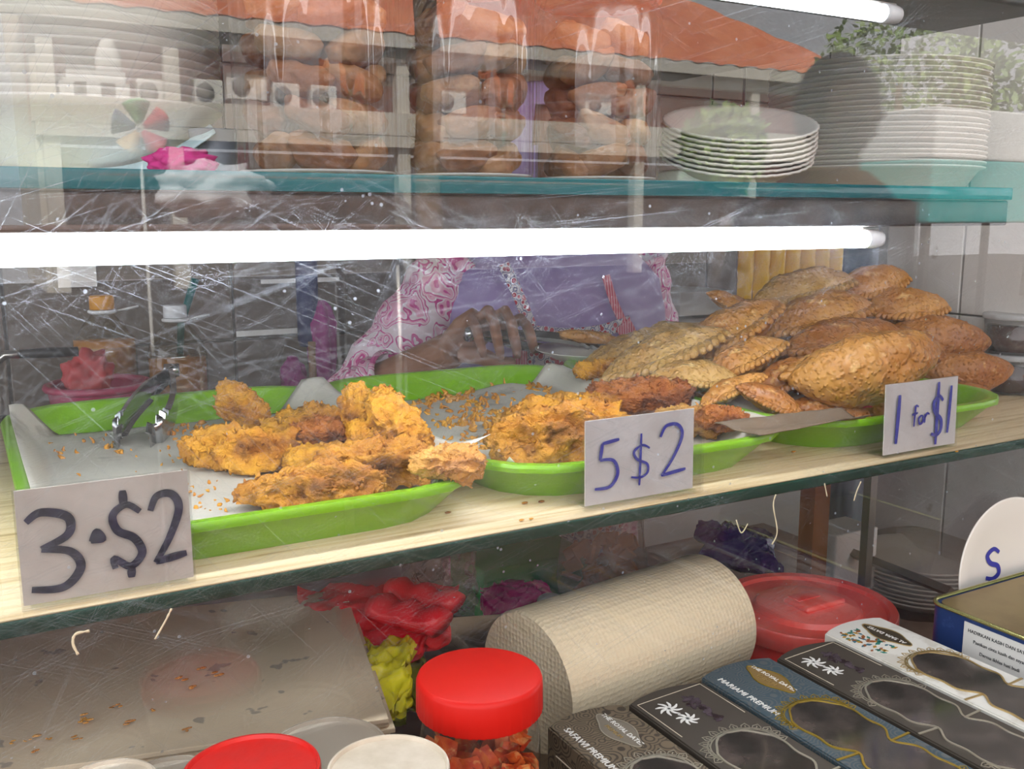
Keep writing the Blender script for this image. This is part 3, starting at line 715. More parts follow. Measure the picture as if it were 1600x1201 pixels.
oil_bottle(168, 8.15, 0.225, 0.094, 0.158, mat('amber_cap', (0.70, 0.33, 0.04), 0.4), 'oil bottle with an amber cap behind the pink basket')
oil_bottle(280, 7.9, 0.210, 0.090, 0.128, mat('white_cap', (0.72, 0.75, 0.78), 0.4), 'clear oil bottle with a white cap beside the pink basket')
# pink basket with a red cloth
p = w(153, 590, 7.45); t = thing('basket', 'pink plastic basket on the back counter in front of the amber-capped bottle', 'basket', (p.x, p.y, BZ))
M_pink = mat('pink_plastic', (0.42, 0.045, 0.12), 0.35, col2=(0.36, 0.03, 0.09), nscale=14)
MB().lathe([(0.050, 0.0), (0.052, 0.002), (0.066, 0.105), (0.068, 0.108), (0.064, 0.110), (0.050, 0.006), (0.0, 0.005)], 40, rfun=lambda a, z: 1 + 0.015 * math.cos(a * 20)).build('basket_body', M_pink, t)
MB().tube([(0.068 * math.cos(a), 0.068 * math.sin(a), 0.108) for a in [2 * PI * k / 40 for k in range(41)]], 0.0055, 8).build('rim', M_pink, t)
mb = MB(); mb.ico((0, 0, 0), 0.032, 4, (1.0, 0.8, 1.1)); mb.disp(lambda c: c.normalized() * (0.012 * noise.noise(c * 60) + 0.006 * noise.noise(c * 150)))
o = mb.build('red_cloth', mat('red_cloth', (0.50, 0.05, 0.06), 0.7), loc=(p.x - 0.012, p.y - 0.01, BZ + 0.125)); tag(o, 'crumpled red cloth on top of the pink basket', 'cloth')
# frying pan
t = thing('frying_pan', 'dark pan with a black handle pointing at the pink basket', 'pan', (w(0, 640, 6.9).x - 0.04, w(0, 640, 6.9).y, BZ))
t.location.y = 1.53; M_blk = mat('pan_black', (0.02, 0.02, 0.024), 0.35)
MB().lathe([(0.075, 0.0), (0.080, 0.002), (0.108, 0.050), (0.110, 0.052), (0.106, 0.052), (0.076, 0.006), (0.0, 0.005)], 40).build('pan_body', M_blk, t)
a, b = w(30, 553, 7.0) - t.location, w(122, 549, 7.0) - t.location
MB().tube([a + (a - b) * 0.9 + Vector((0, 0, -0.04)), a + (a - b) * 0.25, a], [0.007, 0.006, 0.006], 10).build('ferrule', M_steel, t)
MB().tube([a, a.lerp(b, 0.5), b], [0.007, 0.009, 0.008], 12, flat=0.8).build('handle', M_blk, t)
# teal-handled scraper in the clear bottle's shadow
p = w(283, 505, 8.30); q = w(305, 435, 8.30)
t = thing('spatula', 'teal-handled spatula standing behind the white-capped bottle', 'spatula', (p.x, p.y, BZ))
d = (q - p); base = Vector((0, 0, 0)); k = (p.z - BZ)
MB().tube([Vector((-d.x * 0.6, 0, 0.001)), p - t.location, (p - t.location) + d], [0.004, 0.006, 0.007], 10).build('handle', mat('teal_handle', (0.01, 0.12, 0.12), 0.3), t)
MB().box((-d.x * 0.6, 0, 0.03), (0.03, 0.002, 0.06)).build('blade', M_steel, t)
# wall tape strips, and a white sheet painted in for a bright reflection
for (px, py, ww, hh, lab) in ((418, 519, 0.115, 0.010, 'pale tape strip stuck on the tiled wall near the folded umbrella'), (470, 438, 0.15, 0.008, 'faint tape strip high on the tiled wall above the umbrella'), (120, 425, 0.06, 0.05, 'white sheet standing in for a bright reflection on the tiles above the amber-capped bottle')):
    p = w(px, py, 8.98); o = MB().box((p.x, p.y, p.z), (ww, 0.002, hh)).build('wall_tape_glint', M_white, smooth=False); tag(o, lab, 'note')
# folded umbrella and broom stick
p = w(503, 540, 8.3); t = thing('folded_umbrella', 'folded magenta umbrella with dark blue sleeve leaning on the back wall', 'umbrella', (p.x, p.y, BZ)); M_mag = mat('magenta_cloth', (0.26, 0.012, 0.17), 0.5, bump=0.3, bscale=60)
rf = lambda a, z: 1 + 0.18 * math.cos(a * 6 + z * 20)
MB().lathe([(0.010, 0.0), (0.018, 0.03), (0.022, 0.10), (0.024, 0.16), (0.016, 0.19), (0.008, 0.20)], 36, rfun=rf).build('canopy', M_mag, t)
MB().lathe([(0.016, 0.12), (0.019, 0.13), (0.019, 0.30), (0.012, 0.305)], 24, c=(-0.022, 0.005, 0)).build('sleeve', mat('navy_cloth', (0.025, 0.035, 0.11), 0.6), t)
MB().tube([(-0.022, -0.012, 0.0), (-0.022, -0.012, 0.13)], 0.007, 8).build('shaft', mat('brown_wood', (0.25, 0.14, 0.07), 0.6), t)
mb = MB(); mb.ico((-0.055, 0, 0.055), 0.034, 4, (0.7, 0.6, 1.5)); mb.disp(lambda c: Vector((noise.noise(c * 70), noise.noise(c * 70 + Vector((5, 5, 5))), 0)) * 0.010)
o = mb.build('plastic_bag', M_mag, loc=t.location); tag(o, 'small magenta plastic bag beside the folded umbrella', 'bag')
# yellow packets hanging at the right rear, pale boxes
M_yel = mat('yellow_packet', (0.72, 0.46, 0.02), 0.35, col2=(0.62, 0.36, 0.015), nscale=9)
x0_, x1_ = w(1152, 420, 7.0).x, w(1316, 420, 7.0).x
zt = w(1230, 340, 7.0).z; zb = w(1230, 470, 7.0).z
rail = thing('hanging_rail', 'thin steel rail carrying the yellow packets behind the puffs', 'rail', ((x0_ + x1_) / 2, 1.4, zt))
MB().box((0, 0, 0.008), (x1_ - x0_ + 0.1, 0.012, 0.012)).build('bar', M_steel, rail)
for sx in (-1, 1): MB().tube([(sx * (x1_ - x0_) / 2, 0, 0.01), (sx * (x1_ - x0_) / 2, 0, CAMZ + 6.5 * U - zt)], 0.003, 8).build('drop_rod', M_steel, rail)
for k in range(7):
    x = x0_ + (k + 0.5) * (x1_ - x0_) / 7; wd = (x1_ - x0_) / 7 * 0.94
    mb = MB()
    def fn(u, v, sgn):
        return Vector(((u - 0.5) * wd, sgn * 0.016 * math.sin(u * PI) ** 0.7 * math.sin(v * PI) ** 0.4 + 0.003 * noise.noise(Vector((u * 4 + k, v * 9, sgn))), (v - 1) * (zt - zb)))
    mb.grid(12, 22, lambda u, v: fn(u, v, 1)); mb.grid(12, 22, lambda u, v: fn(u, v, -1))
    o = mb.build('snack_packet', M_yel, loc=(x, 1.4, zt)); tag(o, 'yellow packet hanging in a row behind the curry puff heap', 'packet', 'yellow packets hanging in a row')
for (px, py, y, sx, sz, lab) in ((1075, 470, 8.2, 0.14, 0.05, 'pale cardboard box on the rear rack beside the seller'), (1085, 510, 8.0, 0.16, 0.035, 'low white box under the pale box beside the seller')):
    p = w(px, py, y); o = MB().box((0, 0, 0), (sx, 0.12, sz), bev=0.002).build('storage_box', mat('pale_board', (0.50, 0.47, 0.44), 0.6), smooth=False, loc=p); tag(o, lab, 'box')
p = w(1085, 530, 8.1); o = MB().box((p.x, p.y, (p.z + BZ) / 2 - 0.004), (0.34, 0.14, p.z - BZ), bev=0.002).build('rack', mat('navy_rack', (0.03, 0.04, 0.08), 0.5), smooth=False); tag(o, 'dark rack on the back counter holding two boxes', 'rack')

# ------------------------------------------------------------------ the seller
def pattern_floral(name, base, c1, c2, sc):
    m = mat(name, base, 0.75); nt = m.node_tree; b = nt.nodes['Principled BSDF']; L = nt.links.new
    tc = nt.nodes.new('ShaderNodeTexCoord'); n = nt.nodes.new('ShaderNodeTexNoise'); n.inputs['Scale'].default_value = sc * 1.3; n.inputs['Detail'].default_value = 1
    ad = nt.nodes.new('ShaderNodeMix'); ad.data_type = 'VECTOR'; ad.inputs['Factor'].default_value = 0.06
    L(tc.outputs['Object'], n.inputs['Vector']); L(tc.outputs['Object'], ad.inputs['A']); L(n.outputs['Color'], ad.inputs['B'])
    vo = nt.nodes.new('ShaderNodeTexVoronoi'); vo.inputs['Scale'].default_value = sc; L(ad.outputs['Result'], vo.inputs['Vector'])
    cr = nt.nodes.new('ShaderNodeValToRGB'); e = cr.color_ramp.elements; cr.color_ramp.interpolation = 'CONSTANT'
    e[0].position = 0.0; e[0].color = (*c1, 1); e[1].position = 0.16; e[1].color = (*c2, 1)
    for (p, c) in ((0.30, base), (0.36, c1), (0.42, c2), (0.50, base), (0.56, c1), (0.62, base)):
        k = e.new(p); k.color = (*c, 1)
    L(vo.outputs['Distance'], cr.inputs['Fac']); L(cr.outputs['Color'], b.inputs['Base Color']); return m
def pattern_dots(name, base, c1, c2, sc):
    m = mat(name, base, 0.75); nt = m.node_tree; b = nt.nodes['Principled BSDF']; L = nt.links.new
    tc = nt.nodes.new('ShaderNodeTexCoord'); vo = nt.nodes.new('ShaderNodeTexVoronoi'); vo.inputs['Scale'].default_value = sc
    L(tc.outputs['Object'], vo.inputs['Vector'])
    cr = nt.nodes.new('ShaderNodeValToRGB'); cr.color_ramp.interpolation = 'CONSTANT'; e = cr.color_ramp.elements
    e[0].position = 0; e[0].color = (*c1, 1); e[1].position = 0.42; e[1].color = (*base, 1); k = e.new(0.55); k.color = (*c2, 1); k = e.new(0.66); k.color = (*base, 1)
    L(vo.outputs['Distance'], cr.inputs['Fac']); L(cr.outputs['Color'], b.inputs['Base Color']); return m
def pattern_stripe(name, c1, c2, sc):
    m = mat(name, c1, 0.75); nt = m.node_tree; b = nt.nodes['Principled BSDF']; L = nt.links.new
    tc = nt.nodes.new('ShaderNodeTexCoord'); wv = nt.nodes.new('ShaderNodeTexWave'); wv.inputs['Scale'].default_value = sc; L(tc.outputs['Object'], wv.inputs['Vector'])
    mx = nt.nodes.new('ShaderNodeMix'); mx.data_type = 'RGBA'; mx.inputs['A'].default_value = (*c1, 1); mx.inputs['B'].default_value = (*c2, 1); L(wv.outputs['Fac'], mx.inputs['Factor']); L(mx.outputs['Result'], b.inputs['Base Color']); return m
M_skin = mat('skin', (0.30, 0.145, 0.085), 0.5, col2=(0.26, 0.12, 0.07), nscale=30, sss=0.1)
M_lav = mat('lavender_cloth', (0.34, 0.25, 0.52), 0.65, col2=(0.31, 0.23, 0.48), nscale=5, bump=0.12, bscale=25)
M_flor = pattern_floral('pink_floral', (0.78, 0.66, 0.74), (0.55, 0.05, 0.27), (0.74, 0.36, 0.52), 26)
M_dots = pattern_dots('red_dot_cloth', (0.66, 0.60, 0.66), (0.42, 0.02, 0.06), (0.16, 0.13, 0.28), 110)
M_strp = pattern_stripe('red_stripe_cloth', (0.55, 0.02, 0.08), (0.75, 0.35, 0.42), 75)
seller = thing('person', 'seller in lavender headscarf and pink floral sleeves holding tongs behind the trays', 'person', (0.81, 1.33, 0.0))
SO = Vector((0.81, 1.33, 0.0))
def ell(c, rx, ry, n=28, tilt=0.0):
    return [Vector((c[0] + rx * math.cos(2 * PI * k / n), c[1] + ry * math.sin(2 * PI * k / n), c[2] + tilt * math.sin(2 * PI * k / n))) for k in range(n)]
S_, E_, Wr = Vector((0.632, 1.325, 1.195)), Vector((0.475, 1.29, 1.035)), w(706, 545, 5.72)
S2, E2, W2_ = Vector((0.985, 1.325, 1.195)), Vector((1.035, 1.31, 0.99)), Vector((0.985, 1.15, 0.93))
mb = MB()
mb.loft([ell((0.81, 1.33, z), rx, ry) for (z, rx, ry) in ((0.66, 0.13, 0.10), (0.76, 0.165, 0.115), (0.88, 0.15, 0.105), (1.0, 0.145, 0.10), (1.12, 0.165, 0.105), (1.19, 0.185, 0.09), (1.225, 0.12, 0.07), (1.25, 0.05, 0.05), (1.30, 0.045, 0.045))])
for sx in (-1, 1):
    mb.tube([Vector((0.81 + sx * 0.08, 1.33, 0.74)), Vector((0.81 + sx * 0.085, 1.32, 0.40)), Vector((0.81 + sx * 0.085, 1.335, 0.07))], [0.085, 0.058, 0.036], 16)
    mb.box((0.81 + sx * 0.085, 1.29, 0.028), (0.075, 0.20, 0.056), bev=0.02)
HC = Vector((0.81, 1.315, 1.385))
q = bmesh.ops.create_icosphere(mb.bm, subdivisions=4, radius=1.0)
for v in q['verts']:
    c = v.co; jaw = 1 - 0.22 * max(0, -c.z)
    v.co = HC + Vector((c.x * 0.070 * jaw, c.y * 0.086 * (1 - 0.1 * max(0, -c.z)), c.z * 0.105))
mb.tube([HC + Vector((0, -0.082, 0.022)), HC + Vector((0, -0.100, -0.016)), HC + Vector((0, -0.083, -0.022))], [0.007, 0.013, 0.009], 10)
for sx in (-1, 1): mb.ico(HC + Vector((sx * 0.030, -0.066, 0.028)), 0.018, 2, (1.2, 0.6, 0.6))
mb.tube([HC + Vector((-0.024, -0.078, -0.048)), HC + Vector((0, -0.086, -0.046)), HC + Vector((0.024, -0.078, -0.048))], [0.004, 0.008, 0.004], 8)
for (a, b, c) in ((S_, E_, Wr), (S2, E2, W2_)):
    mb.tube([a, a.lerp(b, 0.5), b, b.lerp(c, 0.35), b.lerp(c, 0.7), c], [0.048, 0.043, 0.036, 0.036, 0.029, 0.024], 16)
# holding hand: palm, four curled fingers and thumb
KN = [w(736, 498, 5.50), w(763, 485, 5.46), w(790, 486, 5.44), w(815, 498, 5.44)]
MD = [w(748, 528, 5.30), w(776, 526, 5.24), w(803, 526, 5.22), w(830, 528, 5.24)]
TP = [w(756, 558, 5.36), w(783, 562, 5.32), w(809, 558, 5.30), w(834, 550, 5.32)]
pc = [Wr, Wr.lerp((KN[1] + KN[2]) / 2, 0.45) + Vector((0, 0.004, 0)), (KN[1] + KN[2]) / 2 + Vector((-0.006, 0.022, -0.012))]
mb.tube(pc, [0.024, 0.031, 0.026], 18, flat=0.55, up=(0, 1, 0.3))
for i in range(4):
    k, m_, t_ = KN[i], MD[i], TP[i]; r = (0.0068, 0.0074, 0.0076, 0.0074)[i]
    root = k.lerp(Wr, 0.35)
    mb.tube([root, k, k.lerp(m_, 0.55) + Vector((0, -0.003, 0.002)), m_, m_.lerp(t_, 0.6) + Vector((0, -0.001, 0)), t_], [r * 1.15, r * 1.15, r, r * 0.98, r * 0.88, r * 0.62], 10)
th = [Wr.lerp(KN[0], 0.25) + Vector((0, -0.012, -0.014)), w(752, 556, 5.50), w(782, 568, 5.46), w(806, 566, 5.42)]
mb.tube(th, [0.013, 0.012, 0.010, 0.007], 10)
# resting hand
W3 = W2_
mb.tube([W3, W3 + Vector((-0.01, -0.035, -0.004)), W3 + Vector((-0.015, -0.07, -0.006))], [0.022, 0.034, 0.030], 14, flat=0.5)
for i in range(4):
    b = W3 + Vector((-0.042 + i * 0.019, -0.068, -0.006)); mb.tube([b, b + Vector((-0.002, -0.03, 0.002)), b + Vector((-0.002, -0.05 - 0.006 * (i in (1, 2)), -0.008))], [0.009, 0.008, 0.006], 8)
mb.tube([W3 + Vector((-0.03, -0.02, 0)), W3 + Vector((-0.052, -0.04, -0.004)), W3 + Vector((-0.056, -0.065, -0.006))], [0.011, 0.010, 0.007], 8)
tmp = mb.build('body_draft', M_skin)
md = tmp.modifiers.new('remesh', 'REMESH'); md.mode = 'VOXEL'; md.voxel_size = 0.0030; md.use_smooth_shade = True
dg = bpy.context.evaluated_depsgraph_get(); dg.update()
me = bpy.data.meshes.new_from_object(tmp.evaluated_get(dg)); bpy.data.objects.remove(tmp)
for f in me.polygons: f.use_smooth = True
bd = mesh_obj('body', me, seller, -SO)
def child(mb, name, m, **k):
    o = mb.build(name, m, seller, **k); o.location = -SO; return o
M_eye = mat('dark_eye', (0.02, 0.015, 0.012), 0.2)
for sx in (-1, 1): child(MB().ico(HC + Vector((sx * 0.030, -0.078, 0.026)), 0.006, 2, (1.3, 0.5, 0.8)), 'eye', M_eye)
# blouse and skirt
child(MB().loft([ell((0.81, 1.33, z), rx, ry) for (z, rx, ry) in ((0.10, 0.18, 0.125), (0.45, 0.178, 0.124), (0.76, 0.175, 0.122), (0.90, 0.163, 0.118), (1.02, 0.158, 0.113), (1.13, 0.176, 0.117), (1.195, 0.19, 0.10), (1.24, 0.11, 0.075))], cap=False), 'dress', M_flor, solid=0.003)
def sleeve(a, b, c, t_end):
    e = b.lerp(c, t_end); mb = MB()
    pts = [a + (a - b) * 0.15, a, a.lerp(b, 0.35), a.lerp(b, 0.7), b, b.lerp(e, 0.4), b.lerp(e, 0.75), e]
    mb.tube(smooth_path(pts, 4), None or [0.058 - 0.0005 * i + 0.004 * math.sin(i * 1.7) for i in range(4 * (len(pts) - 1) + 1)], 24, cap=False)
    return mb
child(sleeve(S_, E_, Wr, 0.45), 'sleeve', M_flor, solid=0.002)
child(sleeve(S2, E2, W2_, 0.8), 'sleeve', M_flor, solid=0.002)
# headscarf: hood and broad cape over shoulders and chest
mb = MB(); rings = []
prof = [(1.500, 0.03, 0.03, 0.01), (1.492, 0.055, 0.06, 0.008), (1.46, 0.082, 0.095, 0.006), (1.40, 0.092, 0.108, 0.012), (1.33, 0.090, 0.105, 0.012), (1.285, 0.098, 0.100, 0.004), (1.25, 0.145, 0.112, 0), (1.20, 0.205, 0.130, 0), (1.15, 0.212, 0.140, 0), (1.09, 0.208, 0.146, 0), (1.03, 0.200, 0.150, 0), (0.985, 0.196, 0.152, 0)]
NR = 72
for (z, rx, ry, oy) in prof:
    ring = []
    for k in range(NR):
        a = 2 * PI * k / NR
        f = 1 + (0.05 * math.sin(a * 9 + 2) + 0.03 * math.sin(a * 5 + z * 6)) * min(1, max(0, (1.25 - z) / 0.15))
        zz = z
        if z < 1.17: zz = z + 0.10 * max(0, abs(math.cos(a)) - 0.55) * (1.17 - z) / 0.18
        ring.append(Vector((0.81 + rx * f * math.cos(a), 1.325 + oy + ry * f * math.sin(a), zz)))
    rings.append(ring)
mb.loft(rings, cap=False)
fr = [f for f in mb.bm.faces if (f.calc_center_median() - HC).y < -0.052 and abs((f.calc_center_median() - HC).x) < 0.060 and -0.082 < (f.calc_center_median() - HC).z < 0.066]
bmesh.ops.delete(mb.bm, geom=fr, context='FACES')
child(mb, 'headscarf', M_lav, solid=0.003)
# apron straps, waist and bib
def strap(pts, wd, name, m):
    mb = MB(); P = smooth_path([Vector(p) for p in pts], 5); rings = []
    for i, p in enumerate(P):
        t = (P[min(i + 1, len(P) - 1)] - P[max(i - 1, 0)]).normalized(); s = t.cross(Vector((0, -1, 0))).normalized() * wd / 2
        rings.append([p - s, p + s, p + s + Vector((0, -0.002, 0)), p - s + Vector((0, -0.002, 0))])
    mb.loft(rings); child(mb, name, m, smooth=False)
strap([w(786, 412, 5.92), w(800, 440, 5.88), w(815, 475, 5.86), w(830, 510, 5.86)], 0.017, 'neck_strap', M_dots)
strap([w(946, 430, 5.92), w(958, 470, 5.88), w(976, 510, 5.86)], 0.013, 'neck_strap', M_strp)
strap([w(972, 505, 5.85), w(985, 530, 5.84), w(992, 560, 5.84)], 0.028, 'side_band', M_strp)
strap([w(812, 525, 5.85), w(812, 565, 5.84), w(816, 620, 5.84)], 0.022, 'side_band', M_strp)
mb = MB()
A, B, C, D = w(822, 545, 5.845), w(975, 560, 5.845), w(975, 545, 5.845), w(822, 545, 5.845)
mb.grid(16, 24, lambda u, v: Vector((A.x + u * (B.x - A.x), A.y - 0.006 * math.sin(u * PI), A.z + 0.004 * math.sin(u * 5) - v * 0.42)))
child(mb, 'apron_skirt', M_dots, solid=0.002)
strap([w(832, 518, 5.86), w(890, 522, 5.84), w(940, 516, 5.85), w(984, 502, 5.87)], 0.018, 'bib_band', M_dots)
# tongs in her hand gripping a pastry
h_, t1_, t2_ = w(733, 522, 5.42), w(955, 540, 5.22), w(950, 552, 5.26)
tongs(h_, t1_, t2_, 'stainless tongs in the seller hand gripping a pastry', 0.016)
mb = MB(); p = w(918, 526, 5.22); mb.ico((0, 0, 0), 1.0, 4)
for v in mb.bm.verts: v.co = Vector((v.co.x * 0.040, v.co.y * 0.011, v.co.z * 0.0085)) * (1 + 0.14 * noise.noise(v.co * 3))
o = mb.build('pastry_stick', M_puff[0], loc=p, rot=(0, math.radians(6), math.radians(-25))); tag(o, 'browned pastry stick held up in the seller tongs', 'pastry')
# sauce tubs beside the last tray
M_sauce = mat('dark_sauce', (0.055, 0.014, 0.010), 0.15)
for k in range(2):
    p = at_z(1590, 618, FZ); p.x += 0.012; p.y = p.y + 0.02
    t = thing('sauce_tub', ('lower clear tub of dark chilli sauce between tray and side wall', 'upper clear tub of dark chilli sauce stacked by the side wall')[k], 'tub', (p.x, p.y, p.z + 0.0455 * k))
    MB().lathe([(0.026, 0), (0.027, 0.001), (0.031, 0.040), (0.0305, 0.040), (0.0265, 0.002), (0, 0.002)], 32).build('tub_shell', G_clear, t)
    MB().lathe([(0.0, 0.003), (0.0258, 0.003), (0.0285, 0.031), (0.0, 0.031)], 32, cap=False).build('sauce', M_sauce, t)
    MB().lathe([(0.0325, 0.039), (0.0328, 0.040), (0.0328, 0.044), (0.030, 0.0452), (0, 0.0448)], 32).build('lid', film('lid_film', (0.75, 0.75, 0.75), 0.45, bump=0.0), t)

# ================================================================== upper shelf: jars, plates, bits
SZ = 0.1125
M_bis = [mat('biscuit_%d' % k, c, 0.6, col2=c2, nscale=40, bump=0.35, bscale=200) for k, (c, c2) in enumerate((((0.26, 0.115, 0.045), (0.19, 0.075, 0.028)), ((0.31, 0.165, 0.072), (0.23, 0.105, 0.04)), ((0.20, 0.075, 0.03), (0.14, 0.05, 0.02))))]
bis_me = []
for k in range(6):
    mb = MB(); mb.ico((0, 0, 0), 1.0, 4); so = Vector((k * 3.1, k, 0))
    for v in mb.bm.verts:
        c = v.co; f = 1.0 / (abs(c.x) ** 2.6 + abs(c.y) ** 2.6 + abs(c.z) ** 2.6) ** (1 / 2.6)
        p = c * f; v.co = Vector((p.x * 0.021, p.y * 0.0115, p.z * 0.0095 + 0.003 * p.x * p.x)) + c * 0.0022 * noise.noise(c * 2 + so)
    bis_me.append(mb.mesh('biscuit', M_bis[k % 3]))
def jar(px, y, wpx, label, blabel, grp, seed):
    p = at_y(px, 270, y); r = wpx / 2 * mpp(p); h = 0.128; z0 = V(0, 0, SZ).z
    t = thing('biscuit_jar', label, 'jar', (p.x, p.y, z0), group='tall clear jars of biscuits')
    rf = lambda a, z: 1 + 0.012 * math.cos(a * 20)
    out = [(r * 0.93, 0.0), (r * 0.985, 0.002), (r, 0.006), (r, h * 0.93), (r * 0.96, h * 0.97), (r * 0.93, h)]
    MB().lathe(out, 160, rfun=rf).build('jar_wall', G_jar, t)
    MB().lathe([(r * 0.72, 0.0008), (r * 0.97, 0.003), (r * 0.97, 0.0045), (r * 0.70, 0.0025)], 64, cap=False).build('jar_foot', film('foot_film', (0.85, 0.9, 0.92), 0.55, bump=0.0), t)
    MB().lathe([(r * 0.98, h), (r, h + 0.001), (r, h + 0.009), (r * 0.97, h + 0.010), (0, h + 0.010)], 48).build('lid', mat('jar_lid_red', (0.55, 0.03, 0.03), 0.35), t)
    random.seed(seed); n = 0; z = 0.014
    while z < h - 0.012:
        m = 6
        for k in range(m):
            a = 2 * PI * (k + random.uniform(-0.2, 0.2)) / m + z * 90; rr = (r - 0.017) * random.uniform(0.86, 1.0)
            o = mesh_obj('biscuit', bis_me[random.randrange(6)])
            o.location = (p.x + rr * math.cos(a), p.y + rr * math.sin(a), z0 + z + random.uniform(-0.002, 0.002))
            o.rotation_euler = (random.uniform(-0.5, 0.5), random.uniform(-0.5, 0.5), a + PI / 2 + random.uniform(-0.4, 0.4))
            tag(o, blabel, 'biscuit', grp)
        z += 0.0215
jar(497, 3.10, 246, 'clear jar of brown biscuits next to the pink cloth', 'brown oval biscuit inside the jar next to the pink cloth', 'biscuits in the jar next to the pink cloth', 1)
jar(728, 3.10, 210, 'clear jar of brown biscuits standing between two other jars', 'brown oval biscuit inside the middle jar', 'biscuits in the middle jar', 2)
jar(932, 3.10, 190, 'clear jar of brown biscuits next to the foam plates', 'brown oval biscuit inside the jar next to the foam plates', 'biscuits in the jar next to the foam plates', 3)

M_foam = mat('white_foam', (0.78, 0.76, 0.71), 0.5, col2=(0.72, 0.70, 0.65), nscale=8)
def dish(r, h, base, flute=0, rim=0.006):
    mb = MB(); th = 0.0016
    prof = [(base * 0.2, 0), (base, 0.0), (base * 1.06, 0.002), (r * 0.94, h * 0.9), (r, h), (r, h + th), (r * 0.985, h + th * 1.3), (r * 0.937, h * 0.9 + th), (base * 1.052, 0.002 + th), (base, th), (base * 0.2, th)]
    return mb.lathe(prof, 96, rfun=(lambda a, z: 1 + (0.010 * math.cos(a * flute) if z > h * 0.4 else 0)) if flute else None).mesh('dish', M_foam)
def stack(name, me, p, n, pitch, lab, grp, tilt=None, cat='plate'):
    random.seed(n)
    for k in range(n):
        o = mesh_obj(name, me); d = Vector((random.uniform(-1, 1) * 0.0006, random.uniform(-1, 1) * 0.0006, pitch * k))
        R = Euler(tilt).to_matrix() if tilt else Matrix.Identity(3)
        o.location = p + R @ d
        o.rotation_euler = tilt if tilt else (random.uniform(-0.004, 0.004), random.uniform(-0.004, 0.004), random.uniform(0, 6))
        tag(o, lab, cat, grp)
pL = at_y(120, 230, 3.75); pL.z = V(0, 0, SZ).z + 0.001
stack('foam_bowl', dish(0.098, 0.046, 0.050), pL, 17, 0.0055, 'white foam bowl in the tall stack beside the pink cloth', 'foam bowls beside the pink cloth', cat='bowl')
pM = at_y(1148, 262, 3.35); pM.z = V(0, 0, SZ).z + 0.009
stack('foam_plate', dish(0.066, 0.013, 0.043, 60), pM + Vector((0, 0.0, 0.006)), 8, 0.0042, 'small fluted foam plate in the tilted stack next to the jars', 'small fluted foam plates', tilt=tuple(Matrix.Rotation(math.radians(18), 3, r_).to_euler()))
o = MB().box((pM.x, pM.y + 0.032, V(0, 0, SZ).z + 0.0085), (0.10, 0.03, 0.016), bev=0.003).build('foam_tray', M_foam); tag(o, 'flat white foam tray propping the small plates', 'tray')
pR = at_y(1362, 270, 3.95); pR.z = V(0, 0, SZ).z + 0.001
stack('large_foam_plate', dish(0.118, 0.026, 0.090), pR, 21, 0.0054, 'large white foam plate in the tall stack at the shelf end', 'large foam plates at the shelf end')
# curved pale blue sheet, magenta cloth and grey cup between bowls and jar
a = at_y(240, 262, 3.35); mb = MB()
mb.grid(20, 10, lambda u, v: Vector((a.x - 0.035 + 0.075 * u, a.y + 0.03 * v, V(0, 0, SZ).z + 0.001 + 0.030 * u * u + 0.006 * math.sin(v * 3))))
o = mb.build('paper_sheet', mat('pale_blue_sheet', (0.50, 0.66, 0.70), 0.5), solid=0.001); tag(o, 'curling pale blue sheet beside the foam bowls', 'sheet')
b = at_y(285, 258, 3.2); mb = MB(); mb.ico((0, 0, 0), 1, 4)
for v in mb.bm.verts: v.co = Vector((v.co.x * 0.020, v.co.y * 0.012, v.co.z * 0.009)) * (1 + 0.35 * noise.noise(v.co * 3))
o = mb.build('pink_cloth', mat('hot_pink_cloth', (0.50, 0.02, 0.20), 0.7), loc=(b.x, b.y, V(0, 0, SZ).z + 0.009)); tag(o, 'crumpled hot pink cloth between foam bowls and jar', 'cloth')
c = at_y(335, 250, 3.45); o = MB().lathe([(0.013, 0), (0.014, 0.001), (0.016, 0.034), (0.015, 0.034), (0.013, 0.002), (0, 0.002)], 28).build('grey_cup', mat('grey_plastic', (0.20, 0.22, 0.26), 0.4), loc=(c.x, c.y, V(0, 0, SZ).z)); tag(o, 'small grey cup behind the pink cloth', 'cup')

# ================================================================== lower compartment behind the glass
LZ = -2.32
def zc(c): return V(0, 0, -c).z
def carton(x0, x1, y0, y1, z1, label, m):
    o = ubox(x0, x1, y0, y1, LZ, z1, bev=0.002).build('carton', m, smooth=False); tag(o, label, 'box'); return o
M_kraft = mat('kraft_board', (0.52, 0.39, 0.25), 0.75, col2=(0.45, 0.33, 0.21), nscale=12)
M_stack = mat('grey_paper_stack', (0.76, 0.62, 0.43), 0.8, spec=0.2, col2=(0.68, 0.55, 0.38), nscale=5, nlo=0.3, nhi=0.7, col3=(0.40, 0.34, 0.265), n3scale=34, lo3=0.635, hi3=0.655)
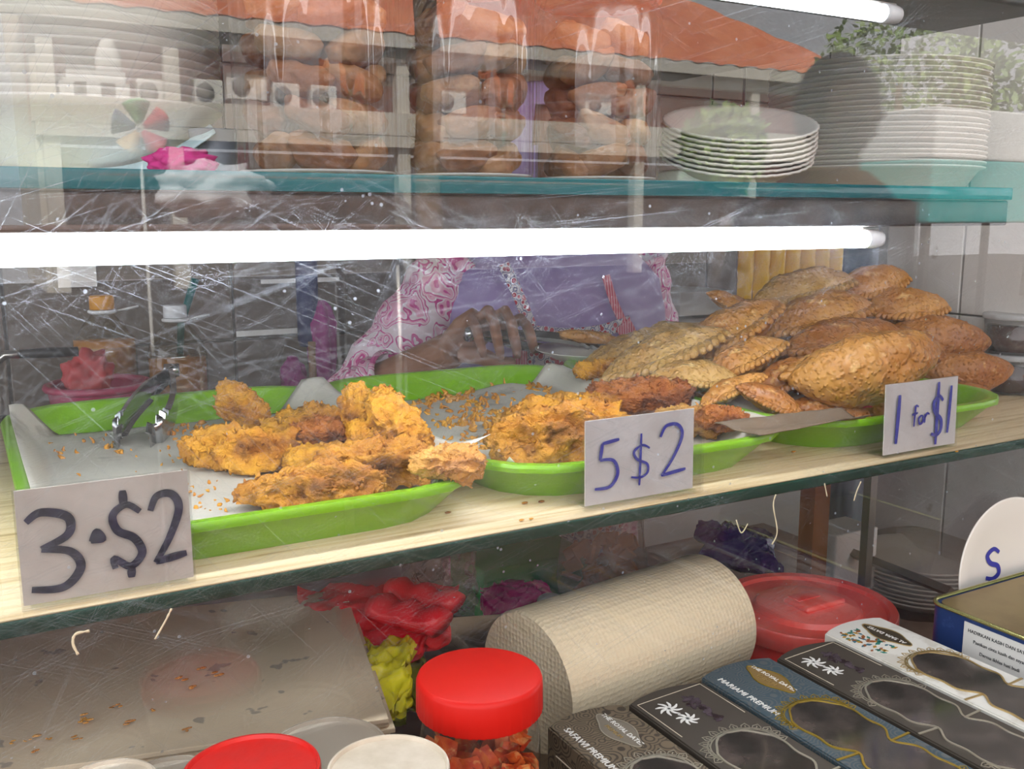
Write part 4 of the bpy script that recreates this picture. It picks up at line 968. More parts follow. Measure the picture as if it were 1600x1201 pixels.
# stack of greaseproof paper, turned a little, on a carton
ps = thing('paper_stack', 'oil-spotted stack of grey greaseproof sheets beside the red bag', 'paper', V(0.45, 3.25, -1.5), (0, 0, math.radians(-13)))
for k in range(6):
    MB().box((-0.008 + 0.002 * (k % 3), 0.002 * (k % 2), -0.0035 * k - 0.0017), (0.30 - 0.003 * (k % 2), 0.215, 0.0030), bev=0.0004).build('sheet', M_stack, ps, smooth=False)
carton(-1.3, 0.80, 3.02, 3.95, -1.612, 'dark carton under the oil-spotted paper stack', mat('dark_carton', (0.07, 0.035, 0.03), 0.6))
random.seed(21); mb = MB()
for (px, py) in ((20, 1160), (40, 1158), (60, 1150), (75, 1155), (130, 1122), (138, 1130), (175, 1105), (190, 1103), (115, 1150), (205, 1128), (318, 1045), (338, 1056), (285, 1060), (295, 1075), (120, 1155), (55, 1175), (290, 1140), (240, 1110)):
    p = at_z(px, py, -1.49); s = random.uniform(2, 4.5) * mpp(p)
    for k in range(3):
        mb.ico(p + Vector((random.gauss(0, s), random.gauss(0, s), s * 0.4)), s, 2, (random.uniform(0.8, 1.8), 0.6, 0.4))
tag(mb.build('paper_crumbs', M_frit[0]), 'orange crumbs lying on the oil-spotted paper stack', 'crumbs', kind='stuff')

def crumple(name, pts, thick, m, label, cat, seed, amp=0.012, sub=34, solid=0.0004, sag=0.0, fold=9):
    """crumpled bag: two skins spanned between four corner places, wrinkled"""
    A, B, C, D = pts; mb = MB()
    def fn(u, v, s):
        p = A.lerp(B, u).lerp(D.lerp(C, u), v)
        e = (math.sin(u * PI) * math.sin(v * PI)) ** 0.5
        q = Vector((u * fold, v * fold * 0.8, seed)); r = 1 - abs(noise.noise(q)) * 2
        r2 = 1 - abs(noise.noise(q * 2.3 + Vector((3, 3, 3)))) * 2
        j = Vector((noise.noise(q * 0.6), noise.noise(q * 0.6 + Vector((9, 0, 0))), 0)) * amp * 1.6
        return p + j + Vector((0, 0, s * thick * e + amp * (0.7 * r + 0.35 * r2) * (1 if s > 0 else 0.3) - sag * (1 - e)))
    mb.grid(sub, sub, lambda u, v: fn(u, v, 1)); mb.grid(sub, sub, lambda u, v: fn(u, v, -0.4))
    o = mb.build(name, m); tag(o, label, cat); return o
M_redbag = film('red_bag_film', (0.78, 0.020, 0.030), 0.93, rough=0.22, bump=0.4, bscale=50)
M_yelbag = film('yellow_bag_film', (0.80, 0.72, 0.03), 0.88, rough=0.2, bump=0.4, bscale=50)
M_clrbag = film('clear_bag_film', (0.62, 0.56, 0.50), 0.22, rough=0.12, bump=0.8, bscale=60)
M_magbag = film('magenta_bag_film', (0.70, 0.01, 0.25), 0.95, rough=0.3)
M_grnbag = film('olive_bag_film', (0.20, 0.22, 0.03), 0.8, rough=0.25)
z = at_z
crumple('red_bag', (z(548, 1092, -1.64), z(690, 1012, -1.64), z(700, 925, -1.57), z(466, 925, -1.50)), 0.006, M_redbag, 'crumpled bright red plastic bag beside the paper stack', 'bag', 4, 0.009, fold=5)
a, b = z(588, 948, -1.50), z(690, 975, -1.50)
t = thing('red_bag_roll', 'rolled red plastic bag lying on the crumpled red one', 'bag', a); d = b - a
for k, (o1, r) in enumerate(((Vector((0, 0, 0)), 0.014), (Vector((0.022, 0.02, 0.004)), 0.012))):
    MB().tube([o1 + d * (i / 8) + Vector((0, 0, 0.002 * math.sin(i * 2))) for i in range(9)], [r * (1 + 0.08 * math.sin(i * 1.9)) for i in range(9)], 18, flat=0.7).build('roll', M_redbag, t)
crumple('yellow_bag', (z(544, 1118, -1.63), z(645, 1122, -1.62), z(640, 1018, -1.58), z(562, 1020, -1.60)), 0.010, M_yelbag, 'crumpled yellow plastic bag in front of the red one', 'bag', 9, 0.010, fold=6)
crumple('olive_bag', (z(590, 1135, -1.85), z(660, 1120, -1.85), z(655, 1010, -1.76), z(590, 1010, -1.76)), 0.012, M_grnbag, 'dull olive plastic bag behind the chips jar', 'bag', 14, 0.008)
crumple('clear_bag', (at_y(625, 985, 3.5), at_y(745, 978, 3.6), at_y(744, 850, 3.9), at_y(640, 870, 3.8)), 0.016, M_clrbag, 'crinkled clear plastic bag behind the red bag roll', 'bag', 17, 0.010)
crumple('magenta_bag', (z(760, 980, -1.85), z(885, 965, -1.85), z(850, 918, -1.80), z(748, 925, -1.80)), 0.014, M_magbag, 'flat magenta plastic bag behind the brown card', 'bag', 23, 0.006)
p = z(865, 948, -1.74); o = MB().lathe([(0.016, 0), (0.016, 0.0012), (0, 0.0012)], 24).build('bottle_cap', M_white, loc=p, rot=(0.5, 0, 0)); tag(o, 'white disc lying on the magenta bag', 'disc')
o = ubox(2.4, 3.1, 4.57, 5.0, LZ, -1.95, bev=0.002).build('green_box', mat('bright_green', (0.02, 0.30, 0.05), 0.5)); tag(o, 'low bright green box behind the paper roll', 'box')
# brown card sheet standing between bags and roll
A, B, C, D = z(685, 1015, -1.82), z(850, 1010, -1.82), at_y(846, 955, 3.45), at_y(690, 965, 3.35)
o = MB().loft([[A, B], [D, C]], closed=False).build('brown_card', M_kraft, solid=0.001); tag(o, 'folded brown card sheet behind the chips jar', 'card')
C2 = z(785, 1000, -1.78); o = MB().loft([[z(770, 1000, -1.80), z(930, 965, -1.80)], [at_y(800, 955, 3.6), at_y(872, 938, 3.75)]], closed=False).build('brown_card', MATS['kraft_board'], solid=0.001); tag(o, 'second brown card leaning towards the magenta bag', 'card')
# clear bag of crackers
p = at_z(1000, 930, -1.95)
bag = thing('cracker_bag', 'clear bag of orange crackers behind the paper roll', 'bag', (p.x, 0.84, zc(2.32)))
mb = MB(); mb.lathe([(0.030, 0.0), (0.047, 0.01), (0.05, 0.07), (0.042, 0.14), (0.05, 0.20), (0.055, 0.225)], 60, rfun=lambda a, z_: 1 + 0.10 * math.sin(a * 7 + z_ * 60) * (0.3 + z_ * 3), cap=False); mb.build('film', M_clrbag, bag)
mb = MB(); random.seed(8)
for k in range(70):
    a = random.uniform(0, 6.3); r = 0.036 * random.random() ** 0.5
    mb.box((r * math.cos(a), r * math.sin(a), random.uniform(0.008, 0.12)), (0.02, 0.014, 0.004), rot=Euler((random.uniform(0, 3), random.uniform(0, 3), a)))
o = mb.build('crackers', mat('cracker_orange', (0.45, 0.17, 0.045), 0.6), bag, smooth=False); o['kind'] = 'stuff'

# kitchen roll on a low carton
M_roll = mat('kitchen_paper', (0.88, 0.74, 0.50), 0.8)
nt = M_roll.node_tree; vo = nt.nodes.new('ShaderNodeTexVoronoi'); vo.inputs['Scale'].default_value = 250; tc = nt.nodes.new('ShaderNodeTexCoord'); vo.inputs['Randomness'].default_value = 0.3
bp = nt.nodes.new('ShaderNodeBump'); bp.inputs['Strength'].default_value = 0.5; bp.inputs['Distance'].default_value = 0.0018
nt.links.new(tc.outputs['Object'], vo.inputs['Vector']); nt.links.new(vo.outputs['Distance'], bp.inputs['Height']); nt.links.new(bp.outputs['Normal'], nt.nodes['Principled BSDF'].inputs['Normal'])
a, b = z(822, 1066, -1.72), z(1106, 960, -1.72)
r = 0.054; ax = b - a; L = ax.length; yaw = math.atan2(ax.y, ax.x)
t = thing('kitchen_roll', 'cream embossed kitchen paper roll lying behind the date boxes', 'paper roll', a, (0, 0, yaw))
MB().lathe([(0.019, 0), (r * 0.97, 0), (r, 0.003), (r, L - 0.003), (r * 0.97, L), (0.019, L), (0.019, 0)], 56, cap=False).build('paper', M_roll, t, rot=(0, PI / 2, 0), autosmooth=50)
MB().lathe([(0.018, 0.001), (0.0192, 0.001), (0.0192, L - 0.001), (0.018, L - 0.001), (0.018, 0.001)], 32, cap=False).build('core', M_kraft, t, rot=(0, PI / 2, 0))
mid = (a + b) / 2
o = MB().box((0, 0, 0), (L * 0.8, 0.085, a.z - r - zc(2.32)), bev=0.002).build('carton', M_kraft, smooth=False, loc=(mid.x, mid.y, (a.z - r + zc(2.32)) / 2), rot=(0, 0, yaw)); tag(o, 'kraft carton under the kitchen paper roll', 'box')
# red lidded tub
c = z(1262, 942, -1.78); r = 0.40 * U; base = zc(2.32)
M_redp = mat('red_tub_plastic', (0.80, 0.04, 0.035), 0.3, coat=0.2); M_redl = mat('red_lid_plastic', (0.90, 0.11, 0.085), 0.28, coat=0.2)
t = thing('storage_tub', 'round red plastic tub with a raised lid beside the kitchen roll', 'tub', (c.x, c.y, base)); h = c.z - base
MB().lathe([(r * 0.80, 0), (r * 0.82, 0.002), (r * 0.92, h - 0.012), (r * 0.90, h - 0.012), (r * 0.80, 0.004), (0, 0.004)], 64).build('tub_body', M_redp, t)
MB().lathe([(r * 0.94, h - 0.018), (r * 0.97, h - 0.018), (r, h - 0.010), (r, h - 0.002), (r * 0.985, h), (r * 0.90, h - 0.001), (r * 0.87, h - 0.004), (r * 0.62, h - 0.005), (r * 0.58, h - 0.001), (r * 0.40, h + 0.001), (0, h + 0.001)], 72).build('lid', M_redl, t, autosmooth=40)
MB().box((0.004, -0.004, h + 0.003), (r * 0.62, r * 0.40, 0.006), bev=0.0028, seg=3).build('lid_handle', M_redl, t)
MB().box((-0.002, 0.003, h + 0.0062), (r * 0.34, r * 0.18, 0.0012), bev=0.0004).build('handle_recess', M_redp, t)
# things deep in the right of the compartment
p = z(1265, 935, -2.0); o = MB().box((p.x, p.y, (zc(2.32) + zc(1.06)) / 2), (0.022, 0.02, zc(1.06) - zc(2.32))).build('wood_post', mat('varnished_wood', (0.22, 0.08, 0.025), 0.4, col2=(0.16, 0.055, 0.018), nscale=8, stretch=(4, 4, 0.4)), smooth=False); tag(o, 'varnished wooden post inside the case behind the red tub', 'post')
t = thing('glass_divider', 'clear divider in a steel channel behind the red tub', 'divider', z(1350, 915, -2.05)); dl = t.location.copy()
hgt = zc(1.06) - dl.z
MB().box((0, 0, hgt / 2), (0.010, 0.010, hgt)).build('steel_channel', M_steel, t, smooth=False)
MB().box((0, 0.12, hgt / 2), (0.003, 0.24, hgt)).build('pane', G_clear, t, smooth=False)
a, b = z(1292, 848, -1.95), z(1486, 925, -1.95)
o = MB().tube([a, b], 0.006, 4).build('steel_rail', mat('dull_rail', (0.28, 0.24, 0.20), 0.4, metal=0.5), smooth=False); tag(o, 'dull metal rail running front to back behind the white plate', 'rail')
me = dish(0.075, 0.012, 0.055)
p = z(1445, 880, -2.05)
stack('wrapped_plate', me, Vector((p.x + 0.02, p.y + 0.02, zc(2.32) + 0.002)), 9, 0.0052, 'white plate in the plastic-wrapped stack behind the upright white plate', 'plastic wrapped plates low in the case')
mb = MB(); mb.lathe([(0.078, 0.0), (0.082, 0.03), (0.080, 0.062), (0.05, 0.075), (0.01, 0.078)], 60, rfun=lambda a, zz: 1 + 0.03 * math.sin(a * 9 + zz * 80)); o = mb.build('plastic_wrap', M_clrbag, loc=(p.x + 0.02, p.y + 0.02, zc(2.32))); tag(o, 'clear plastic wrap around the low plate stack', 'wrap')
p = z(1330, 800, -1.75); o = MB().box((0, 0, 0), (0.07, 0.05, 0.10), bev=0.002).build('white_carton', M_white, smooth=False, loc=(p.x - 0.016, p.y, zc(2.32) + 0.05)); tag(o, 'white carton behind the wooden post', 'box')
crumple('purple_bag', (z(1090, 880, -2.1), z(1230, 905, -2.1), z(1200, 840, -2.05), z(1095, 820, -2.0)), 0.016, film('purple_film', (0.10, 0.03, 0.16), 0.95), 'dark purple plastic bag behind the red tub', 'bag', 31, 0.008)
o = ubox(-2.1, 4.0, 5.0, 5.12, -1.95, -1.75, bev=0.002).build('back_rail', M_steel); tag(o, 'steel rail across the open back of the lower compartment', 'rail')

# ================================================================== on the counter in front of the glass
CZ = -1.87; cz0 = V(0, 0, CZ).z
def lidded_tub(px, py, c, rpx, label, lidm, bodym, lid_h=0.008, name='lidded_tub', dome=0.0):
    p = z(px, py, -c); r = rpx * mpp(p); h = p.z - cz0
    t = thing(name, label, 'tub', (p.x, p.y, cz0))
    MB().lathe([(r * 0.78, 0), (r * 0.80, 0.001), (r * 0.94, h - lid_h), (r * 0.92, h - lid_h), (r * 0.78, 0.003), (0, 0.003)], 48).build('tub_body', bodym, t)
    MB().lathe([(r * 0.95, h - lid_h), (r, h - lid_h), (r, h - 0.0015), (r * 0.985, h), (r * 0.95, h), (r * 0.93, h - 0.002), (r * 0.4, h - 0.002 + dome), (0, h - 0.002 + dome)], 64).build('lid', lidm, t, autosmooth=40)
    return t
M_redlid = mat('scuffed_red_lid', (0.68, 0.02, 0.015), 0.3, col2=(0.62, 0.03, 0.025), nscale=30, bump=0.1, bscale=120)
M_offlid = mat('cream_lid', (0.66, 0.58, 0.47), 0.4, col2=(0.56, 0.48, 0.37), nscale=35)
M_clrlid = film('clear_lid_film', (0.62, 0.55, 0.45), 0.6, rough=0.2, bump=0.1)
lidded_tub(393, 1200, 1.36, 107, 'tub with a scuffed glossy red lid beside the chips jar', M_redlid, M_offlid)
lidded_tub(607, 1196, 1.30, 96, 'tub with a cream embossed lid in front of the chips jar', M_offlid, M_clrlid, name='cream_tub')
lidded_tub(512, 1165, 1.46, 92, 'tub with a clear domed lid behind the red lidded one', M_clrlid, M_clrlid, name='clear_tub')
lidded_tub(262, 1222, 1.46, 80, 'clear lidded tub between the red lid and the counter edge', M_clrlid, M_clrlid, name='clear_tub')
lidded_tub(165, 1226, 1.42, 78, 'cream lidded tub below the paper stack', M_offlid, M_clrlid, name='cream_tub')
# chips jar
p = z(749, 1052, -1.25); r = 99 * mpp(p); h = p.z - cz0
t = thing('chips_jar', 'clear jar of red-orange chips with a ribbed red screw lid', 'jar', (p.x, p.y, cz0))
lh = 0.020
MB().lathe([(r * 0.90, 0), (r * 0.96, 0.003), (r * 0.97, h * 0.30), (r * 0.94, h * 0.33), (r * 0.97, h * 0.36), (r * 0.97, h - lh - 0.020), (r * 0.93, h - lh - 0.008), (r * 0.88, h - lh)], 64, cap=False).build('jar_wall', G_jar, t)
MB().lathe([(r * 0.985, h - lh), (r, h - lh + 0.001), (r, h - 0.003), (r * 0.975, h - 0.0006), (r * 0.93, h), (0, h + 0.0004)], 150, rfun=lambda a, zz: 1 + (0.007 * (1 if math.cos(a * 60) > 0 else -1) if zz < h - 0.004 else 0)).build('screw_lid', mat('lid_red', (0.60, 0.012, 0.007), 0.42, spec=0.3), t, autosmooth=60)
mb = MB(); random.seed(12)
for k in range(230):
    a = random.uniform(0, 2 * PI); rr = r * 0.78 * random.random() ** 0.4; zz = random.uniform(0.008, h - lh - 0.018); s = random.uniform(0.005, 0.0095)
    R = Euler((random.uniform(0, 6), random.uniform(0, 6), random.uniform(0, 6))).to_matrix(); cc = Vector((rr * math.cos(a), rr * math.sin(a), zz)); kk = random.uniform(0.2, 0.7)
    mb.grid(4, 4, lambda u, v: cc + R @ Vector(((u - 0.5) * 2 * s, (v - 0.5) * 1.5 * s, kk * s * ((u * 2 - 1) ** 2 - (v * 2 - 1) ** 2 * 0.5))))
o = mb.build('chips', mat('chilli_chips', (0.66, 0.14, 0.025), 0.4, col2=(0.50, 0.045, 0.015), nscale=90, col3=(0.72, 0.34, 0.12), n3scale=130, lo3=0.55, hi3=0.65), t, recalc=False); o['kind'] = 'stuff'

# ------------------------------------------------------------------ boxes of dates
M_gold = mat('gold_foil', (0.62, 0.45, 0.20), 0.32, metal=0.75); M_goldy = mat('bright_gold_foil', (0.58, 0.40, 0.07), 0.3, metal=0.75)
M_silv = mat('champagne_foil', (0.55, 0.50, 0.40), 0.32, metal=0.7); M_pw = mat('print_white', (0.75, 0.74, 0.70), 0.5); M_pcream = mat('print_cream', (0.62, 0.55, 0.42), 0.5)
M_win = mat('window_film', (0.040, 0.034, 0.030), 0.12, col2=(0.15, 0.115, 0.10), nscale=28, nlo=0.45, nhi=0.75, coat=1.0)
def pattern_scale(name, base, ln_):
    m = mat(name, base, 0.38); nt = m.node_tree; b = nt.nodes['Principled BSDF']; L = nt.links.new
    tc = nt.nodes.new('ShaderNodeTexCoord'); vo = nt.nodes.new('ShaderNodeTexVoronoi'); vo.inputs['Scale'].default_value = 75; L(tc.outputs['Object'], vo.inputs['Vector'])
    mt = nt.nodes.new('ShaderNodeMath'); mt.operation = 'MULTIPLY'; mt.inputs[1].default_value = 42; L(vo.outputs['Distance'], mt.inputs[0])
    sn = nt.nodes.new('ShaderNodeMath'); sn.operation = 'SINE'; L(mt.outputs[0], sn.inputs[0])
    mr = nt.nodes.new('ShaderNodeMapRange'); mr.inputs['From Min'].default_value = 0.1; mr.inputs['From Max'].default_value = 0.6; L(sn.outputs[0], mr.inputs['Value'])
    mx = nt.nodes.new('ShaderNodeMix'); mx.data_type = 'RGBA'; mx.inputs['A'].default_value = (*base, 1); mx.inputs['B'].default_value = (*ln_, 1); L(mr.outputs['Result'], mx.inputs['Factor']); L(mx.outputs['Result'], b.inputs['Base Color']); return m
BOXM = {'black_pattern': pattern_scale('black_scale_card', (0.17, 0.13, 0.085), (0.055, 0.042, 0.03)), 'black': mat('black_card', (0.060, 0.050, 0.040), 0.36, col2=(0.075, 0.062, 0.05), nscale=9),
        'blue': pattern_scale('blue_scale_card', (0.055, 0.085, 0.105), (0.115, 0.125, 0.125)), 'white': mat('marble_card', (0.74, 0.72, 0.66), 0.4, col2=(0.60, 0.57, 0.50), nscale=30, nlo=0.55, nhi=0.62)}
def date_box(x0, x1, yb, kind, foil, label, title=None, badge=None, art=None, side=None):
    w_ = (x1 - x0) * U; L = 0.20; h = (1.87 - 1.60) * U; m = BOXM[kind]
    t = thing('date_box', label, 'box', V(x0, yb, CZ), group=None)
    mb = MB(); n = 10; prof = [(i / n * w_, 0.006 * math.sin(i / n * PI)) for i in range(n + 1)] + [(w_, -L), (0, -L)]
    mb.prism(prof, 0.0, h); bmesh.ops.bevel(mb.bm, geom=[e for e in mb.bm.edges if all(abs(v.co.z - h) < 1e-6 for v in e.verts)], offset=0.001, segments=2, affect='EDGES')
    mb.build('carton', m, t, smooth=False)
    # scalloped window: outline along the box, narrowed at the waist
    y0, y1 = -0.060, -0.186; cx = w_ / 2; pts = []
    def half(s):
        e = min(s, 1 - s); wv = 0.36 * (1 - 0.34 * math.exp(-((s - 0.5) / 0.07) ** 2)) * min(1, (e / 0.13) ** 0.5)
        return w_ * (wv + 0.014 * math.cos(s * 2 * PI * 5))
    N = 56; R_ = [(cx + half(i / N), y0 + (y1 - y0) * i / N) for i in range(N + 1)]; L_ = [(cx - half(i / N), y0 + (y1 - y0) * i / N) for i in range(N, -1, -1)]
    outl = R_[1:] + L_[1:]
    outl = [R_[0]] + outl[:-1] if False else outl
    mb = MB(); mb.prism(outl, h + 0.0001, h + 0.0005); mb.build('window', M_win, t, smooth=False)
    mb = MB(); ribbon(mb, outl, 0.0014, Matrix.Identity(4), h + 0.0001, h + 0.0009, closed=True)
    ribbon(mb, [(cx + w_ * 0.22, (y0 + y1) / 2), (w_, (y0 + y1) / 2 + 0.001)], 0.0016, Matrix.Identity(4), h + 0.0001, h + 0.0006)
    ribbon(mb, [(0, (y0 + y1) / 2 + 0.001), (cx - w_ * 0.22, (y0 + y1) / 2)], 0.0016, Matrix.Identity(4), h + 0.0001, h + 0.0006)
    mb.build('gold_border', foil, t, smooth=False)
    # lace of petals around both window ends
    for (yc_, sg) in ((y0 - 0.016, 1), (y1 + 0.016, -1)):
        mb = MB()
        for k in range(-6, 7):
            a = k / 6 * math.radians(105); d = Vector((math.sin(a), sg * math.cos(a))); rx = w_ * 0.36 + 0.0015; q = Vector((cx, yc_)) + Vector((d.x * rx, d.y * 0.0175))
            s = Vector((-d.y, d.x)); ll = 0.0062
            pe = [q + s * 0.0024, q + d * ll * 0.5 + s * 0.0026, q + d * ll, q + d * ll * 0.5 - s * 0.0026, q - s * 0.0024]
            pe = [p for p in pe if 0.0008 < p.x < w_ - 0.0008]
            if len(pe) == 5:
                ribbon(mb, [(p.x, p.y) for p in pe], 0.0006, Matrix.Identity(4), h + 0.0001, h + 0.0004, closed=True)
                ribbon(mb, [(q.x, q.y), (q.x + d.x * ll * 0.6, q.y + d.y * ll * 0.6)], 0.0007, Matrix.Identity(4), h + 0.0001, h + 0.0004)
        for rr in (1.0, 1.09):
            arc = [(cx + math.sin(a) * (w_ * 0.36 + 0.0006) * rr, yc_ + sg * math.cos(a) * 0.0165 * rr) for a in [k / 20 * math.radians(112) for k in range(-20, 21)]]
            arc = [p for p in arc if 0.0005 < p[0] < w_ - 0.0005]
            ribbon(mb, arc, 0.0008, Matrix.Identity(4), h + 0.0001, h + 0.0004)
        mb.build('lace_print', foil, t, smooth=False)['kind'] = 'stuff'
    RZ = (0, 0, -PI / 2)
    if title: text_mesh(title, 0.0068, M_pw, 'title_lettering', t, (w_ * 0.14, -0.008, h + 0.0002), RZ, spacing=1.0)
    if badge:
        by, bxx = -0.026, w_ * 0.62; up = kind != 'white'
        ol = [(bxx + 0.0095 * math.cos(a) * (1 + 0.10 * math.cos(4 * a)), by + 0.0205 * math.sin(a) * (1 + 0.10 * math.cos(4 * a))) for a in [2 * PI * k / 48 for k in range(48)]]
        MB().prism(ol, h + 0.0001, h + 0.0003).build('badge', badge[1], t, smooth=False)
        mb = MB(); ribbon(mb, ol, 0.0009, Matrix.Identity(4), h + 0.0002, h + 0.0006, closed=True); mb.build('badge_border', foil, t, smooth=False)
        rr = RZ if up else (0, 0, PI / 2)
        lines = badge[0]
        for k, tx in enumerate(lines):
            text_mesh(tx, 0.0050 if k == 0 else 0.0042, M_pw if k == 0 else M_gold, 'badge_lettering', t, (bxx + (0.0026 - 0.0062 * k) * (1 if up else -1) if len(lines) > 1 else bxx, by, h + 0.0004), rr, align='CENTER')
    if art == 'palm':
        mb = MB()
        for (ax_, ay_, sc) in ((w_ * 0.30, -0.018, 1.0), (w_ * 0.34, -0.034, 0.85)):
            for k in range(8):
                a = k / 8 * 2 * PI; ribbon(mb, smooth_path([(ax_, ay_, 0), (ax_ + math.cos(a) * 0.005 * sc, ay_ + math.sin(a) * 0.005 * sc, 0), (ax_ + math.cos(a + 0.3) * 0.009 * sc, ay_ + math.sin(a + 0.3) * 0.009 * sc, 0)], 4), [0.0006, 0.0012, 0.0018, 0.002, 0.002, 0.0018, 0.0014, 0.001, 0.0004], Matrix.Identity(4), h + 0.0001, h + 0.0003)
        mb.build('palm_print', M_pw, t, smooth=False)
        mb = MB(); random.seed(7)
        for k in range(26):
            s = k / 26; c = Vector((w_ * 0.62 + random.gauss(0, 0.0028) * (1.2 - s), -0.012 - 0.034 * s)); aa = random.uniform(0, 3)
            mb.prism([(c.x + 0.0036 * math.cos(q) * math.cos(aa) - 0.0018 * math.sin(q) * math.sin(aa), c.y + 0.0036 * math.cos(q) * math.sin(aa) + 0.0018 * math.sin(q) * math.cos(aa)) for q in [2 * PI * j / 10 for j in range(10)]], h + 0.0001, h + 0.0003 + 0.00001 * k)
        mb.build('date_print', mat('date_print', (0.035, 0.022, 0.024), 0.25, col2=(0.10, 0.075, 0.09), nscale=160), t, smooth=False)
        mb = MB(); ribbon(mb, [(w_ * 0.06, -0.050), (w_ * 0.06, -0.004), (w_ * 0.94, -0.001), (w_ * 0.94, -0.046)], 0.0006, Matrix.Identity(4), h + 0.0001, h + 0.0003); mb.build('line_print', M_pcream, t, smooth=False)
    if art == 'mosaic':
        random.seed(4); cols = [mat('mosaic_%d' % k, c, 0.4) for k, c in enumerate(((0.05, 0.16, 0.22), (0.45, 0.25, 0.03), (0.03, 0.20, 0.16), (0.30, 0.10, 0.03)))]
        for g in range(4):
            mb = MB()
            for k in range(14):
                c = Vector((w_ * 0.10 + random.random() * w_ * 0.34, -0.006 - random.random() * 0.040)); a0 = random.uniform(0, 6); s = random.uniform(0.0012, 0.0022)
                mb.prism([(c.x + s * math.cos(a0 + q * 1.57) * (1.5 if q % 2 else 0.8), c.y + s * math.sin(a0 + q * 1.57) * (1.5 if q % 2 else 0.8)) for q in range(4)], h + 0.0001, h + 0.0003 + g * 0.00004)
            mb.build('mosaic_print', cols[g], t, smooth=False)
    if side:
        text_mesh(side, 0.0105, M_pcream, 'side_lettering', t, (-0.0004, -0.004, h * 0.42), Euler((PI / 2, 0, -PI / 2)))
        MB().box((-0.0002, -0.075, h * 0.72), (0.0004, 0.13, 0.0007)).build('side_line', M_pcream, t, smooth=False)
    return t
BD = (['THE ROYAL DATES', 'PREMIUM'], mat('badge_grey', (0.20, 0.17, 0.13), 0.4))
BD2 = (['THE ROYAL DATES', 'PREMIUM'], mat('badge_bronze', (0.24, 0.15, 0.05), 0.4))
BD3 = (['AL SAFA DATES'], mat('badge_dark', (0.060, 0.045, 0.028), 0.4))
date_box(1.51, 1.80, 2.44, 'black_pattern', M_silv, 'patterned dark date box titled SAFAWI PREMIUM beside the chips jar', 'SAFAWI PREMIUM', BD, None, 'PREMIUM QUALITY')
date_box(1.82, 2.135, 2.43, 'black', M_silv, 'plain black date box with palm print between the two titled boxes', None, None, 'palm')
date_box(2.155, 2.475, 2.46, 'blue', M_goldy, 'slate blue date box titled MARIAMI PREMIUM with gold lace', 'MARIAMI PREMIUM', BD2)
date_box(2.495, 2.795, 2.44, 'black', M_silv, 'plain black date box with palm print against the white box', None, None, 'palm')
date_box(2.815, 3.125, 2.51, 'white', M_gold, 'white marbled date box with mosaic print and dark badge', None, BD3, 'mosaic')
# ------------------------------------------------------------------ donation tin
M_navy = mat('navy_tin', (0.018, 0.045, 0.16), 0.35, col2=(0.03, 0.065, 0.20), nscale=60, nlo=0.55, nhi=0.6)
M_tinl = mat('tin_lid_gold', (0.30, 0.22, 0.10), 0.4, metal=0.4, col2=(0.24, 0.17, 0.08), nscale=20); M_tinr = mat('tin_rim', (0.42, 0.40, 0.16), 0.25, metal=0.8)
tw_, td, thh = 0.19, 0.19, (1.87 - 1.51) * U
t = thing('donation_tin', 'navy donation tin with a gold lid and white notice', 'tin', V(3.27, 2.40, CZ)); oc = Vector((tw_ / 2, -td / 2, 0))
def rr3(w1, d1, r, zz): return [Vector((p[0], p[1], zz)) + oc for p in rrect(w1, d1, r, 6)]
MB().loft([rr3(tw_, td, 0.012, 0), rr3(tw_, td, 0.012, thh - 0.003)]).build('tin_body', M_navy, t, autosmooth=40)
MB().loft([rr3(tw_ - 0.008, td - 0.008, 0.010, thh - 0.004), rr3(tw_ - 0.008, td - 0.008, 0.010, thh - 0.002)]).build('tin_lid', M_tinl, t, autosmooth=40)
mb = MB(); ol = rr3(tw_, td, 0.012, thh - 0.002); mb.tube(ol + [ol[0]], 0.0017, 8, cap=False); mb.build('rolled_rim', M_tinr, t)
MB().box(oc + Vector((0, 0, thh - 0.0018)), (0.045, 0.005, 0.001)).build('coin_slot', mat('slot_black', (0.004, 0.004, 0.004), 0.8), t, smooth=False)
MB().box((-0.0003, -0.064, thh * 0.70), (0.0006, 0.062, 0.030)).build('notice', M_pw, t, smooth=False)
ink = mat('print_black', (0.03, 0.03, 0.035), 0.5)
for k, (tx, sz) in enumerate((('HADIRKAN KASIH DAN SAYANG', 0.0037), ('Pastikan cinta kasih dan sayang', 0.0036), ('Derma ikhlas hati budi', 0.0036))):
    text_mesh(tx, sz, ink, 'notice_lettering', t, (-0.0007, -0.064, thh * 0.70 + 0.009 - 0.0075 * k), Euler((PI / 2, 0, -PI / 2)), align='CENTER')
# white plate standing upright behind the tin, marked S
R_ = 0.066; cpl = at_y(1570, 895, 2.488)
t = thing('marked_plate', 'white plate standing on edge behind the donation tin with a blue S mark', 'plate', (cpl.x, cpl.y, cz0 + R_ + 0.0005), (math.radians(84), 0, math.radians(-3)))
MB().lathe([(0, -0.002), (R_ * 0.7, -0.002), (R_ * 0.97, 0.004), (R_, 0.006), (R_ * 0.97, 0.0065), (R_ * 0.68, 0.0005), (0, 0.0005)], 72).build('plate_disc', mat('plate_glaze', (0.76, 0.71, 0.63), 0.25, coat=0.3), t)
o = strokes([('s', -0.026, -0.004, 0.019, 0.026, 0.0040)], Matrix.Identity(4), M_blue, 'pen_mark', t); o.location = (0, 0, 0.0010)

